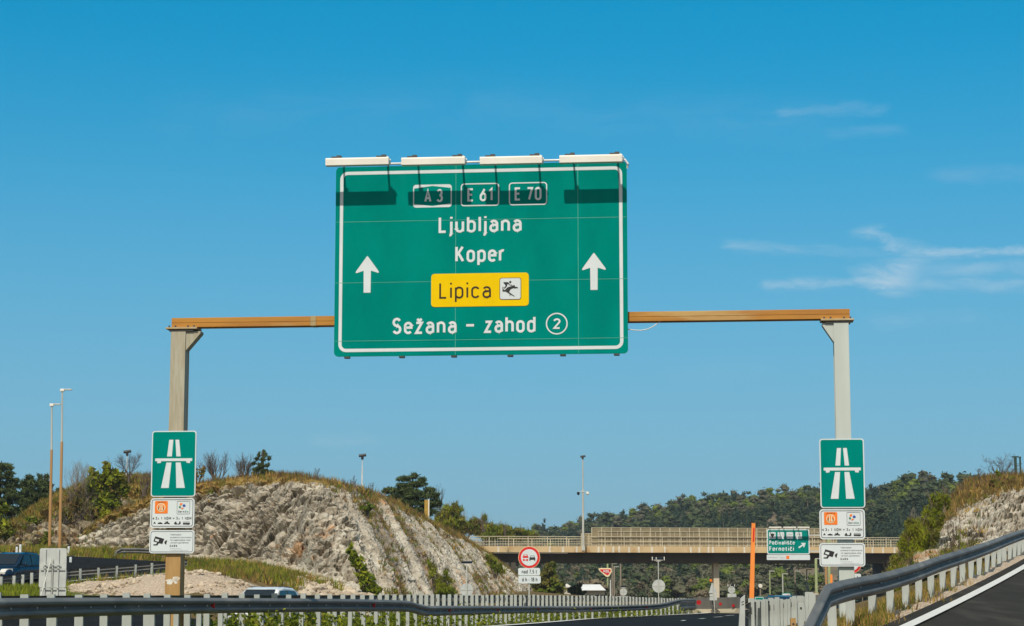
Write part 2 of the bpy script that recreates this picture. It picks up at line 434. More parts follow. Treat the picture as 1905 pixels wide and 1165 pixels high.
_ml = ((-9, 14), (-5.4, 32), (-4.4, 43), (-2.2, 56), (-.93, 66), (1.5, 84), (4.0, 100), (7.7, 113), (11.7, 125))
_zl = ((14, .25), (32, .33), (43, .23), (56, .08), (66, -.03), (84, -.23), (100, -.37), (113, -.44), (125, -.48), (150, -.58))
for y in (30, 36, 42, 48, 54, 60, 66, 72): 
    zz = np.interp(y, [q[0] for q in _zl], [q[1] for q in _zl])
    ctrl += [(4.5 + .178 * (y - 38) - .5, y, zz), (4.5 + .178 * (y - 38) + .3, y, zz + .02)]
for y in (50, 56, 61, 66, 72, 78, 84, 90, 96, 102, 108, 114, 120, 126, 133, 141, 150):
    xl = np.interp(y, [q[1] for q in _ml] + [140, 160], [q[0] for q in _ml] + [15, 19.5]); zz = np.interp(y, [q[0] for q in _zl], [q[1] for q in _zl])
    for dx in (-1.4, -.4, 1.2, 3.3, 6.2, 9.6):
        if y >= 78 or dx < 4: ctrl.append((xl + dx, y, zz))
ctrl = np.array(ctrl)
_d = np.sqrt((ctrl[:, None, 0] - ctrl[None, :, 0]) ** 2 + (ctrl[:, None, 1] - ctrl[None, :, 1]) ** 2 + 1.6)
_A = np.zeros((len(ctrl) + 1,) * 2)
_A[:-1, :-1] = -_d + np.eye(len(ctrl)) * 0.6
_A[-1, :-1] = _A[:-1, -1] = 1
_w = np.linalg.solve(_A, np.append(ctrl[:, 2], 0))


_rx = np.polyfit([p.y for p in gr[:-1]], [p.x for p in gr[:-1]], 2)
_rz = np.polyfit([p.y for p in gr[:-1]], [p.z - .72 for p in gr[:-1]], 2)
_mz = np.polyfit([q[0] for q in _zl[2:]], [q[1] for q in _zl[2:]], 4)
_mlp = interp_path([(q[0], q[1], 0) for q in _ml] + [(15, 140, 0), (19.5, 160, 0), (25, 180, 0)], 1)
_mly, _mlx = np.array([p.y for p in _mlp]), np.array([p.x for p in _mlp])


def _sm(t): t = np.clip(t, 0, 1); return t * t * (3 - 2 * t)


def ground_z(x, y):
    """height of the ground: a smooth surface through the measured points, evened out under the two carriageways"""
    x, y = np.atleast_1d(np.asarray(x, float)), np.atleast_1d(np.asarray(y, float))
    out = np.empty(len(x))
    for i in range(0, len(x), 4000):
        d = np.sqrt((x[i:i + 4000, None] - ctrl[None, :, 0]) ** 2 + (y[i:i + 4000, None] - ctrl[None, :, 1]) ** 2 + 1.6)
        out[i:i + 4000] = -d @ _w[:-1] + _w[-1]
    l = x - np.interp(y, _mly, _mlx)
    w = _sm((l + 2.4) / 1.6) * _sm((11.4 - l) / 1.6) * _sm((y - 46) / 10) * _sm((158 - y) / 12)
    out = out * (1 - w) + np.polyval(_mz, np.clip(y, 43, 150)) * w
    l = x - np.polyval(_rx, np.clip(y, 20, 75))
    w = _sm((l + .5) / .7) * _sm((10.5 - l) / 2) * _sm((y - 22) / 5) * _sm((72 - y) / 10)
    return out * (1 - w) + np.polyval(_rz, np.clip(y, 22, 75)) * w


def gz(x, y): return float(ground_z(x, y)[0])


def seg_dist(X, Y, path):
    """distance of points from a polyline, and signed side (positive right of travel)"""
    best = np.full(len(X), 1e9); side = np.zeros(len(X))
    for a, b in zip(path[:-1], path[1:]):
        dx, dy = b.x - a.x, b.y - a.y
        L2 = dx * dx + dy * dy + 1e-9
        t = np.clip(((X - a.x) * dx + (Y - a.y) * dy) / L2, 0, 1)
        ex, ey = X - a.x - t * dx, Y - a.y - t * dy
        d = np.hypot(ex, ey)
        m = d < best
        best[m] = d[m]; side[m] = np.sign(dy * ex - dx * ey)[m]
    return best, side


# road edges as flat paths
g1s = interp_path([(p.x, p.y, 0) for p in g1], 3)
main_left = [Vector(p) for p in ((-9, 14, 0), (-5.4, 32, 0), (-4.4, 43, 0), (-2.2, 56, 0), (-.93, 66, 0), (1.5, 84, 0), (4.0, 100, 0), (7.7, 113, 0), (11.7, 125, 0), (15, 140, 0), (19.5, 160, 0), (25, 180, 0), (36, 213, 0), (52, 250, 0), (75, 300, 0))]
def right_of(p):
    lo = 4.5 + .178 * (p.y - 38) - .55
    return Vector((lo if p.y < 75 else p.x + 9.8, p.y - (0 if p.y < 60 else 1.5), 0))
main_right = [right_of(p) for p in main_left]
main_mid = interp_path([(a + b) / 2 for a, b in zip(main_left, main_right)], 2)
ramp_line = [Vector((-6.0, -8, 0)), Vector((.4, 12, 0))] + [Vector((float(np.polyval(_rx, y)) + .82, y, 0)) for y in (24, 30, 36, 42, 48, 54, 60, 66)] + [Vector((33, 106, 0)), Vector((53, 150, 0))]
ramp_mid = interp_path([p + Vector((3.55, -1.2, 0)) for p in ramp_line], 2)
side_near = [Vector((p.x, p.y + .9, 0)) for p in g3b]
side_far = [at(*q) for q in ((-60, 1031, 103), (62, 1033, 106), (130, 1035, 109), (208, 1039, 112), (287, 1046, 113), (330, 1049, 112.5), (349, 1051, 112))]
opp = interp_path([(-16.5, 28, 0), (-12.8, 47, 0), (-9.6, 64, 0), (-8.2, 76, 0), (-5.6, 90, 0), (-3.0, 104, 0), (.5, 124, 0), (6, 146, 0), (14, 170, 0)], 2)
side_mid = interp_path([((a.x + b.x) / 2, (a.y + b.y) / 2, 0) for a, b in zip(side_near, side_far)], 2)


def grid_axis(lo, a, b, hi, step, grow):
    mid = list(np.arange(a, b + 1e-6, step))
    v, s, up = b, step, []
    while v < hi: s *= grow; v += s; up.append(v)
    v, s, dn = a, step, []
    while v > lo: s *= grow; v -= s; dn.append(v)
    return np.array(dn[::-1] + mid + up)


def build_ground():
    xs = grid_axis(-4000, -42, 34, 4000, 0.75, 1.16)
    ys = grid_axis(-600, 18, 122, 6000, 0.75, 1.07)
    X, Y = (a.ravel() for a in np.meshgrid(xs, ys))
    Z = ground_z(X, Y)
    far = np.clip((Y - 130) / 60, 0, 1)
    low = np.zeros(len(X))
    for path, hw in ((main_mid, 5.2), (ramp_mid, 4.0), (side_mid, 6.6), (opp, 3.4)):
        d, _ = seg_dist(X, Y, path)
        low = np.maximum(low, np.clip((hw + .35 + far * 1.5 - d) / .5, 0, 1))
    nz = np.array([noise.fractal(Vector((x * .45, y * .45, 0)), 1.0, 2.2, 4) if -60 < x < 60 and 10 < y < 140 else 0.0 for x, y in zip(X, Y)])
    mo_ = at(330, 1075, 86)
    rough = .10 + .28 * np.clip(1.4 - np.hypot((X - mo_.x) / 8, (Y - mo_.y) / 5.5), 0, 1)
    Z = Z + nz * rough * (1 - low) - low * 0.16
    ny, nx = len(ys), len(xs)
    I = np.arange(nx * ny).reshape(ny, nx)
    Fq = np.stack([I[:-1, :-1], I[:-1, 1:], I[1:, 1:], I[1:, :-1]], -1).reshape(-1, 4)
    d, s = seg_dist(X, Y, ramp_line)
    grav = np.clip(1.15 - np.abs(d * s + .45) / .75, 0, 1) * (Y < 90)
    mound = at(330, 1075, 86)
    dm = np.hypot((X - mound.x) / 7.5, (Y - mound.y) / 5.2)
    grav = np.maximum(grav, np.clip(1.5 - dm * 1.15, 0, 1))
    d1, s1 = seg_dist(X, Y, main_left)
    grav = np.maximum(grav, np.clip(1 - np.abs(d1 * s1 + .45) / .5, 0, 1) * .8)
    cut = at(590, 1088, 96)
    grav = np.maximum(grav, .7 * np.clip(1.3 - np.hypot((X - cut.x) / 3.0, (Y - cut.y) / 6), 0, 1))
    green = np.exp(-((X + 19) / 6) ** 2 - ((Y - 78) / 10) ** 2) + .75 * np.exp(-((X + 14) / 9) ** 2 - ((Y - 107) / 6) ** 2) + .8 * np.exp(-((X + 25) / 18) ** 2 - ((Y - 119) / 4) ** 2)
    dg, _ = seg_dist(X, Y, g1s)
    green = np.maximum(green, np.exp(-(dg / 3) ** 2) * (Y > 30))
    m = bpy.data.materials.new('roadside_ground'); m.use_nodes = True
    w = NT(m.node_tree)
    out = w.n('ShaderNodeOutputMaterial'); p = w.n('ShaderNodeBsdfPrincipled')
    tc = w.n('ShaderNodeTexCoord'); o = tc.outputs['Object']
    n1, n2, n3 = w.noise(o, 0.9, 6, .6), w.noise(o, 4.5, 6, .65), w.noise(o, 14, 4, .6)
    c = w.mix(w.ss(n1, .35, .65), (.20, .135, .052, 1), (.105, .078, .034, 1))
    a = w.n('ShaderNodeAttribute', attribute_name='green')
    c = w.mix(w.m('MULTIPLY', w.ss(w.m('ADD', a.outputs[2], w.m('MULTIPLY', w.m('SUBTRACT', n2, .5), 1.1)), .35, .75), .9), c, w.mix(w.ss(n2, .4, .65), (.085, .115, .018, 1), (.20, .19, .02, 1)))
    a = w.n('ShaderNodeAttribute', attribute_name='gravel')
    gcol = w.mix(w.ss(n3, .35, .62), (.68, .54, .40, 1), (.42, .32, .23, 1))
    c = w.mix(w.ss(w.m('ADD', a.outputs[2], w.m('MULTIPLY', w.m('SUBTRACT', n2, .5), .8)), .42, .6), c, gcol)
    w.link(c, p.inputs['Base Color']); p.inputs['Roughness'].default_value = .95; p.inputs['Specular IOR Level'].default_value = .15
    b = w.n('ShaderNodeBump'); b.inputs['Strength'].default_value = .8; b.inputs['Distance'].default_value = .12
    w.link(w.m('ADD', n2, n3), b.inputs['Height']); w.link(b.outputs[0], p.inputs['Normal'])
    w.link(p.outputs[0], out.inputs[0])
    g = np_obj('ground', np.stack([X, Y, Z], -1), Fq, m, smooth=True)
    for nm, arr in (('gravel', grav), ('green', green)):
        at_ = g.data.attributes.new(nm, 'FLOAT', 'POINT'); at_.data.foreach_set('value', arr.astype(np.float32))
    tag(g, kind='structure')


def strip(name, left, right, m, cross=8, lift=0.0, label=None):
    """road sheet between two paths with the same number of points, lying on the ground function"""
    V = []
    for a, b in zip(left, right):
        for k in range(cross + 1):
            t = k / cross
            V.append((a.x + (b.x - a.x) * t, a.y + (b.y - a.y) * t))
    V = np.array(V); Z = ground_z(V[:, 0], V[:, 1]) + lift
    n = len(left); I = np.arange(n * (cross + 1)).reshape(n, cross + 1)
    Fq = np.stack([I[:-1, :-1], I[:-1, 1:], I[1:, 1:], I[1:, :-1]], -1).reshape(-1, 4)
    o = np_obj(name, np.column_stack([V, Z]), Fq, m, smooth=True)
    return tag(o, kind='structure')


def offset(path, d):
    out = []
    for i, p in enumerate(path):
        t = (path[min(i + 1, len(path) - 1)] - path[max(i - 1, 0)]); t.z = 0; t.normalize()
        out.append(p + Vector((t.y, -t.x, 0)) * d)
    return out


def ground_hit(px, py, Y0=20, Y1=200):
    """where the ray through a photo pixel meets the ground"""
    Y = np.arange(Y0, Y1, .5)
    d = at(px, py, 1.0) - CAM
    X, Z = CAM.x + d.x * Y, CAM.z + d.z * Y
    h = ground_z(X, Y)
    i = int(np.argmax(Z < h))
    return Vector((X[i], Y[i], h[i]))


def build_roads():
    ml = interp_path(main_left, 1)
    strip('motorway', offset(ml, -.35), [right_of(p) for p in ml], M['asphalt'], 44)
    strip('edge_line', offset(ml, -.12), offset(ml, .26), M['paint'], 3, .032)
    MBd = MB()
    lane = interp_path(main_left, .5)
    for px, py in ((1271.5, 1155.8), (1306.5, 1152), (1336, 1149), (1358, 1146.2)):
        c = ground_hit(px, py, 60, 140)
        k = min(range(len(lane) - 1), key=lambda q: abs(lane[q].y - c.y))
        t = (lane[k + 1] - lane[k]).normalized(); nr = Vector((t.y, -t.x, 0)) * .08
        c.z = 0
        for q in range(6):
            a, b = c + t * (-1.2 + q * 2.4 / 6), c + t * (-1.2 + (q + 1) * 2.4 / 6)
            vs = [a - nr, a + nr, b + nr, b - nr]
            zs = ground_z([v.x for v in vs], [v.y for v in vs]) + .032
            MBd.add([(v.x, v.y, z) for v, z in zip(vs, zs)], [(0, 1, 2, 3)])
    tag(MBd.build('lane_marking', M['paint']), kind='structure')
    rl = interp_path(ramp_line, 1.5)
    strip('slip_road', offset(rl, -.42), offset(rl, 7.5), M['oldasphalt'], 32)
    strip('slip_road_edge_line', offset(rl, -.10), offset(rl, .10), M['paint'], 3, .032)
    sn, sf = interp_path(side_near, 1.5), interp_path(side_far, 1.5)
    n = min(len(sn), len(sf)) * 2
    rs = lambda P: [P[min(int(i * (len(P) - 1) / (n - 1)), len(P) - 1)].lerp(P[min(int(i * (len(P) - 1) / (n - 1)) + 1, len(P) - 1)], (i * (len(P) - 1) / (n - 1)) % 1) for i in range(n)]
    sn, sf = rs(sn), rs(sf)
    strip('side_road', sn, sf, M['asphalt'], 40)
    fl = [f + (q - f).normalized() * .45 for f, q in zip(sf, sn)]
    strip('side_road_far_line', fl, [f + (q - f).normalized() * .95 for f, q in zip(sf, sn)], M['paint'], 2, .03)
    nl = [q + (f - q).normalized() * .35 for f, q in zip(sf, sn)]
    strip('side_road_near_line', nl, [q + (f - q).normalized() * .65 for f, q in zip(sf, sn)], M['paint'], 2, .03)
    strip('opposite_carriageway', offset(opp, -3.1), offset(opp, 3.1), M['asphalt'], 8)


def rock_mat(name, base, dark, rustc, veg):
    m = bpy.data.materials.new(name); m.use_nodes = True
    w = NT(m.node_tree)
    out = w.n('ShaderNodeOutputMaterial'); p = w.n('ShaderNodeBsdfPrincipled')
    tc = w.n('ShaderNodeTexCoord'); o = tc.outputs['Object']
    n1, n2, n3 = w.noise(o, .35, 7, .62), w.noise(o, 1.7, 7, .68), w.noise(o, .17, 4, .55)
    n4 = w.noise(o, 7, 5, .7)
    c = w.mix(w.ss(w.m('ADD', w.m('MULTIPLY', n2, .65), w.m('MULTIPLY', n1, .35)), .40, .60), (*dark, 1), (*base, 1))
    c = w.mix(w.m('MULTIPLY', w.ss(n4, .52, .68), .4), c, (.16, .14, .105, 1))
    c = w.mix(w.m('MULTIPLY', w.ss(w.m('ADD', w.m('MULTIPLY', n3, .7), w.m('MULTIPLY', n2, .3)), .555, .62), .8), c, (*rustc, 1))
    n5 = w.noise(o, .11, 5, .6, .5)
    c = w.mix(w.m('MULTIPLY', w.ss(w.m('ADD', w.m('MULTIPLY', n5, .6), w.m('MULTIPLY', n2, .4)), .52, .63), .5), c, (.19, .14, .085, 1))
    a = w.n('ShaderNodeAttribute', attribute_name='streak')
    c = w.mix(w.m('MULTIPLY', w.ss(w.m('ADD', a.outputs[2], w.m('MULTIPLY', w.m('SUBTRACT', n2, .5), 1.0)), .34, .85), .65), c, (.165, .115, .08, 1))
    a = w.n('ShaderNodeAttribute', attribute_name='veg')
    vcol = w.mix(w.ss(n2, .4, .62), (*veg, 1), (veg[0] * .5, veg[1] * .58, veg[2] * .5, 1))
    vf = w.ss(w.m('ADD', a.outputs[2], w.m('MULTIPLY', w.m('SUBTRACT', n2, .5), 1.5)), .40, .62)
    c = w.mix(vf, c, vcol)
    w.link(c, p.inputs['Base Color']); p.inputs['Roughness'].default_value = .95; p.inputs['Specular IOR Level'].default_value = .12
    vo = w.n('ShaderNodeTexVoronoi', feature='DISTANCE_TO_EDGE'); w.link(o, vo.inputs['Vector']); vo.inputs['Scale'].default_value = 1.7
    b = w.n('ShaderNodeBump'); b.inputs['Strength'].default_value = .6; b.inputs['Distance'].default_value = .14
    w.link(w.m('ADD', w.m('MULTIPLY', w.m('MINIMUM', vo.outputs[0], .18), 2.2), w.m('ADD', w.m('MULTIPLY', n2, .5), w.m('MULTIPLY', n4, .35))), b.inputs['Height'])
    w.link(b.outputs[0], p.inputs['Normal'])
    w.link(p.outputs[0], out.inputs[0])
    return m


def rock_cut(name, stations, nu, nv, m, seed, block=1.0, bulge=1.0, vegtop=.86, deep=22, amp=1.0):
    """rock face between a base and a crest line; stations: (base px, y, Y, crest px, y, Y, stripes 0..1, (back x, back y))"""
    B = [at(*s[0:3]) for s in stations]; C = [at(*s[3:6]) for s in stations]
    n = len(stations)
    # parameter along the line by length
    L = [0]
    for i in range(1, n): L.append(L[-1] + (B[i] - B[i - 1]).length * .5 + (C[i] - C[i - 1]).length * .5)
    L = np.array(L) / L[-1]
    def lin(arr, u): return np.array([np.interp(u, L, [a[k] for a in arr]) for k in range(len(arr[0]))])
    V, veg, strk = [], [], []
    vs = np.concatenate([np.linspace(-.06, 1, nv), 1 + np.linspace(.02, 1, nv // 3) ** 1.3])
    off = Vector((seed * 13.1, seed * 7.7, seed * 3.3))
    for iu in range(nu):
        u = iu / (nu - 1)
        us = [max(0, min(1, u + d)) for d in (-.035, 0, .035)]
        b = Vector(sum(lin(B, x) for x in us) / 3); c = Vector(sum(lin(C, x) for x in us) / 3)
        st = float(np.interp(u, L, [s[6] for s in stations]))
        bk = Vector((float(np.interp(u, L, [s[7][0] for s in stations])), float(np.interp(u, L, [s[7][1] for s in stations])), 0)).normalized()
        H = c.z - b.z
        vtop = float(np.interp(u, L, [s[8] for s in stations])) if len(stations[0]) > 8 else vegtop
        for v in vs:
            if v <= 1:
                f = v
                p = b.lerp(c, f)
                # convex: steep at the foot, rounding over to the crest
                prof = math.sin(max(0, min(1, v)) * math.pi) * bulge * (1 - .8 * st)
                p = p - bk * prof * (0.20 * H) * (1 - .4 * st) + Vector((0, 0, prof * .10 * H))
                sharp = min(1, max(0, v) * 14) * min(1, (1 - v) * 5 + .12)
            else:
                t = v - 1
                en = min(1, min(u, 1 - u) * 9)
                p = c + bk * (t * deep * (.35 + .65 * en)) + Vector((0, 0, .10 * en * H * math.sin(min(t * 6, math.pi)) - t * t * (H + 1) * (.5 + .9 * (1 - en))))
                sharp = .12
            q = p + off
            big = noise.fractal(q * .16, 1.0, 2.1, 5)
            qw = q + Vector((noise.noise(q * .5), noise.noise(q * .5 + Vector((9, 0, 0))), noise.noise(q * .5 + Vector((0, 9, 0))))) * .7
            fd, fp = noise.voronoi(Vector((qw.x * .62 * block, qw.y * .45 * block, qw.z * .8 * block)))
            fd2, fp2 = noise.voronoi(qw * 1.35 * block)
            crack = -math.exp(-(fd[1] - fd[0]) * 9) * .62 - math.exp(-(fd2[1] - fd2[0]) * 7) * .42
            t1 = Vector((noise.noise(fp[0] * 3.1), noise.noise(fp[0] * 3.7 + Vector((5, 0, 0))), noise.noise(fp[0] * 4.3)))
            t2 = Vector((noise.noise(fp2[0] * 3.3), noise.noise(fp2[0] * 4.1 + Vector((5, 0, 0))), noise.noise(fp2[0] * 2.9)))
            q1 = Vector((qw.x * .62 * block, qw.y * .45 * block, qw.z * .8 * block)) - fp[0]; q2 = qw * 1.35 * block - fp2[0]
            cell = noise.noise(fp[0] * 7.3) * .45 + noise.noise(fp2[0] * 5.1) * .28 + t1.dot(q1) * 1.5 + t2.dot(q2) * .8
            small = noise.fractal(q * 1.5, .9, 2.1, 4) * .09
            d = amp * (1 - st * .86) * (crack + cell) + big * .55 * (1 - st * .6) + small
            # gullies that run down the cutting
            sk = 0.0
            if st > 0:
                s = u * L_len(B)
                g = noise.fractal(Vector((s * .30 + seed, v * .35, 3.1)), .8, 2.0, 5)
                g2 = noise.noise(Vector((s * .20 + 9 + .25 * big, v * .30, 7.7)))
                g3 = noise.fractal(Vector((s * 1.3, v * .7, 1.7)), .8, 2.0, 4)
                sk = st * max(0.0, math.exp(-(g2 * 7) ** 2) * .9 + g3 * .35)
                d += st * (g * .26 + g3 * .13 - math.exp(-(g2 * 7) ** 2) * .22)
            strk.append(sk)
            dirn = (-bk * .85 + Vector((0, 0, .5))).normalized()
            p = p + dirn * d * sharp * min(1, H / 3 + .15)
            V.append(p)
            vg = max(0, (v - vtop) / (1 - vtop)) if v < 1 else 1.0
            vg = min(1, vg * 1.1) * .85 + .25 * max(0, big * 1.2) * (1 - st * .5) + .25 * max(0, 1 - v * 14)
            veg.append(vg)
    nr = len(vs)
    I = np.arange(nu * nr).reshape(nu, nr)
    Fq = np.stack([I[:-1, :-1], I[1:, :-1], I[1:, 1:], I[:-1, 1:]], -1).reshape(-1, 4)
    o = np_obj(name, np.array([tuple(p) for p in V]), Fq, m, smooth=False)
    a = o.data.attributes.new('veg', 'FLOAT', 'POINT'); a.data.foreach_set('value', np.array(veg, dtype=np.float32))
    a = o.data.attributes.new('streak', 'FLOAT', 'POINT'); a.data.foreach_set('value', np.array(strk, dtype=np.float32))
    tag(o, kind='structure')
    o['nu'], o['nr'] = nu, nr
    return o


def L_len(B): return sum((b - a).length for a, b in zip(B[:-1], B[1:]))


def build_rocks():
    r1 = rock_mat('limestone', (.55, .50, .41), (.26, .22, .165), (.40, .19, .06), (.30, .19, .055))
    r2 = rock_mat('limestone_brown', (.40, .34, .24), (.16, .125, .08), (.26, .14, .05), (.30, .20, .05))  # darker, browner limestone for the left hill
    F_, K_ = (0, 1), (-.8, .6)
    main = rock_cut('rock_cutting', [
        (110, 1024, 125, 140, 1003, 127, 0, F_, .30), (180, 1026, 122, 200, 958, 131, 0, F_, .38), (270, 1030, 119, 290, 908, 129, 0, F_, .46), (370, 1035, 117, 372, 894, 127, 0, F_, .52),
        (480, 1038, 114, 470, 891, 124, 0, F_, .76), (590, 1056, 108, 540, 888, 120, 0, (-.2, 1), .9), (668, 1108, 101, 592, 894, 116, .25, (-.5, .9), .9), (720, 1114, 104, 630, 897, 119, .9, (-.7, .7), .88), (800, 1114, 111, 690, 912, 125, 1, K_, .86),
        (860, 1114, 123, 745, 940, 136, 1, K_, .88), (907, 1112, 141, 806, 972, 151, 1, K_, .86), (946, 1108, 166, 862, 1000, 173, 1, K_, .82), (974, 1102, 190, 910, 1032, 195, .8, K_, .8), (994, 1100, 214, 945, 1060, 216, .6, K_, .8)],
        640, 120, r1, 1.0, 1.3, .9, .84, amp=.9)
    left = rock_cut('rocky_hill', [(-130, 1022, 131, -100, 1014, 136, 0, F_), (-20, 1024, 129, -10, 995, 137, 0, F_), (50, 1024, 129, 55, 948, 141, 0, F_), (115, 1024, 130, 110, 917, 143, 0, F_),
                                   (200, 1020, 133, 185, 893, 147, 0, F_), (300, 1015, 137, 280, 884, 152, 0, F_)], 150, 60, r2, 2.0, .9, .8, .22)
    right = rock_cut('roadside_rock', [(1655, 1080, 80, 1672, 1056, 86, .2, (.4, 1)), (1695, 1075, 78, 1715, 988, 92, .8, (.4, 1)), (1740, 1062, 78, 1765, 945, 96, .7, (.3, 1)), (1790, 1045, 79, 1805, 914, 98, .4, (.2, 1)),
                                       (1840, 1025, 80, 1850, 895, 99, .1, F_), (1905, 1008, 82, 1905, 890, 100, 0, F_), (2010, 985, 82, 2010, 884, 100, 0, F_)], 230, 84, r1, 3.0, 1.6, .7, .62, amp=.6)
    return main, left, right


build_ground()
build_roads()
ROCK_MAIN, ROCK_LEFT, ROCK_RIGHT = build_rocks()

# ------------------------------------------------------------------ lettering: a stroke alphabet in the manner of road signs
def A_(cx, cy, rx, ry, a0, a1, n=9):
    return [(cx + rx * math.cos(R(a0 + (a1 - a0) * i / n)), cy + ry * math.sin(R(a0 + (a1 - a0) * i / n))) for i in range(n + 1)]


def RR(x0, y0, x1, y1, r, n=6):
    p = A_(x1 - r, y0 + r, r, r, -90, 0, n) + A_(x1 - r, y1 - r, r, r, 0, 90, n) + A_(x0 + r, y1 - r, r, r, 90, 180, n) + A_(x0 + r, y0 + r, r, r, 180, 270, n)
    return p


def rr_closed(*a):
    p = RR(*a); return p + [p[0]]


X = .70
BOWL = rr_closed(0, 0, .42, X, .2)
HUMP = A_(.21, .49, .21, .21, 180, 0) + [(.42, 0)]
CAR = [(.06, .98), (.21, .83), (.36, .98)]
C_ = A_(.21, .49, .21, .21, 25, 180) + A_(.21, .21, .21, .21, 180, 335)
S_ = A_(.2, .525, .19, .175, 30, 270) + A_(.2, .175, .2, .175, 90, -150)
Z_ = [(0, X), (.37, X), (0, 0), (.39, 0)]
BS = A_(.23, .755, .22, .245, 25, 270) + A_(.23, .255, .23, .255, 90, -155)
E_ = [(0, .37), (.42, .37), (.42, .49)] + A_(.21, .49, .21, .21, 0, 180) + A_(.21, .21, .21, .21, 180, 325)
P_ = [(0, 0), (0, 1), (.2, 1)] + A_(.2, .735, .23, .265, 90, -90) + [(0, .47)]
GLYPH = {
    'a': (.42, [A_(.21, .49, .21, .21, 150, 0) + [(.42, 0)], [(.42, .42), (.18, .42)] + A_(.18, .21, .18, .21, 90, 270) + [(.22, 0)] + A_(.22, .2, .2, .2, 270, 350)]),
    'b': (.42, [[(0, 0), (0, 1)], BOWL]), 'd': (.42, [[(.42, 0), (.42, 1)], BOWL]), 'o': (.42, [BOWL]), 'c': (.40, [C_]), 'č': (.40, [C_, CAR]),
    'e': (.42, [E_]), 'f': (.3, [[(.1, 0), (.1, .85)] + A_(.25, .85, .15, .15, 180, 90), [(0, X), (.3, X)]]),
    'g': (.42, [[(.42, X), (.42, -.08)] + A_(.21, -.08, .21, .19, 0, -150), BOWL]),
    'h': (.42, [[(0, 0), (0, 1)], HUMP]), 'n': (.42, [[(0, 0), (0, X)], HUMP]), 'u': (.42, [[(0, X), (0, .21)] + A_(.21, .21, .21, .21, 180, 360), [(.42, X), (.42, 0)]]),
    'm': (.66, [[(0, 0), (0, X)], A_(.165, .535, .165, .165, 180, 0) + [(.33, 0)], A_(.495, .535, .165, .165, 180, 0) + [(.66, 0)]]),
    'i': (0, [[(0, 0), (0, X)], [(0, .91), (0, 1.04)]]), 'j': (.13, [[(.13, X), (.13, -.11)] + A_(.01, -.11, .12, .15, 0, -90), [(.13, .91), (.13, 1.04)]]),
    'l': (0, [[(0, 0), (0, 1)]]), 'k': (.4, [[(0, 0), (0, 1)], [(.37, X), (0, .26)], [(.12, .41), (.4, 0)]]),
    'p': (.42, [[(0, -.29), (0, X)], BOWL]), 'r': (.26, [[(0, 0), (0, X)], A_(.2, .46, .2, .24, 180, 70)]),
    's': (.4, [S_]), 'š': (.4, [S_, CAR]), 't': (.3, [[(.11, .95), (.11, .16)] + A_(.26, .16, .15, .16, 180, 270), [(0, X), (.29, X)]]),
    'v': (.4, [[(0, X), (.2, 0), (.4, X)]]), 'z': (.38, [Z_]), 'ž': (.38, [Z_, CAR]),
    'A': (.5, [[(0, 0), (.25, 1), (.5, 0)], [(.1, .29), (.4, .29)]]), 'D': (.45, [[(0, 0), (0, 1), (.2, 1)] + A_(.2, .75, .25, .25, 90, 0) + A_(.2, .25, .25, .25, 0, -90) + [(0, 0)]]),
    'E': (.4, [[(.4, 1), (0, 1), (0, 0), (.4, 0)], [(0, .52), (.34, .52)]]), 'F': (.4, [[(.4, 1), (0, 1), (0, 0)], [(0, .52), (.34, .52)]]),
    'G': (.46, [A_(.23, .75, .23, .25, 30, 180) + A_(.23, .25, .23, .25, 180, 360) + [(.46, .46), (.25, .46)]]),
    'K': (.46, [[(0, 0), (0, 1)], [(.43, 1), (0, .36)], [(.14, .56), (.46, 0)]]), 'L': (.38, [[(0, 1), (0, 0), (.38, 0)]]),
    'M': (.56, [[(0, 0), (0, 1), (.28, .35), (.56, 1), (.56, 0)]]), 'N': (.46, [[(0, 0), (0, 1), (.46, 0), (.46, 1)]]), 'O': (.46, [rr_closed(0, 0, .46, 1, .22)]),
    'P': (.43, [P_]), 'R': (.45, [P_, [(.2, .47), (.45, 0)]]), 'S': (.46, [BS]), 'V': (.46, [[(0, 1), (.23, 0), (.46, 1)]]), 'I': (0, [[(0, 0), (0, 1)]]),
    'J': (.3, [[(.3, 1), (.3, .2)] + A_(.12, .18, .18, .18, 0, -140)]), 'T': (.44, [[(.22, 0), (.22, 1)], [(0, 1), (.44, 1)]]),
    '0': (.44, [rr_closed(0, 0, .44, 1, .21)]), '1': (.2, [[(0, .78), (.2, 1), (.2, 0)]]), '2': (.44, [A_(.22, .76, .22, .24, 170, -30) + [(0, 0), (.44, 0)]]),
    '3': (.44, [A_(.21, .765, .2, .235, 155, -90), A_(.21, .265, .23, .265, 90, -155)]), '5': (.42, [[(.4, 1), (.06, 1), (.03, .52)] + A_(.21, .3, .21, .3, 130, -150)]),
    '6': (.44, [rr_closed(0, 0, .44, .6, .21), [(.34, 1), (.03, .40)]]), '7': (.42, [[(0, 1), (.42, 1), (.14, 0)]]), '8': (.46, [rr_closed(0, 0, .46, .53, .21), rr_closed(.03, .53, .43, 1, .2)]),
    '-': (.26, [[(0, .41), (.26, .41)]]), '≤': (.36, [[(.36, .92), (0, .62), (.36, .34)], [(0, .12), (.36, .12)]]), '>': (.36, [[(0, .8), (.36, .5), (0, .2)]]), ',': (.05, [[(.06, .03), (0, -.16)]]),
    '/': (.34, [[(0, -.05), (.34, 1.05)]]), ' ': (.22, []),
}


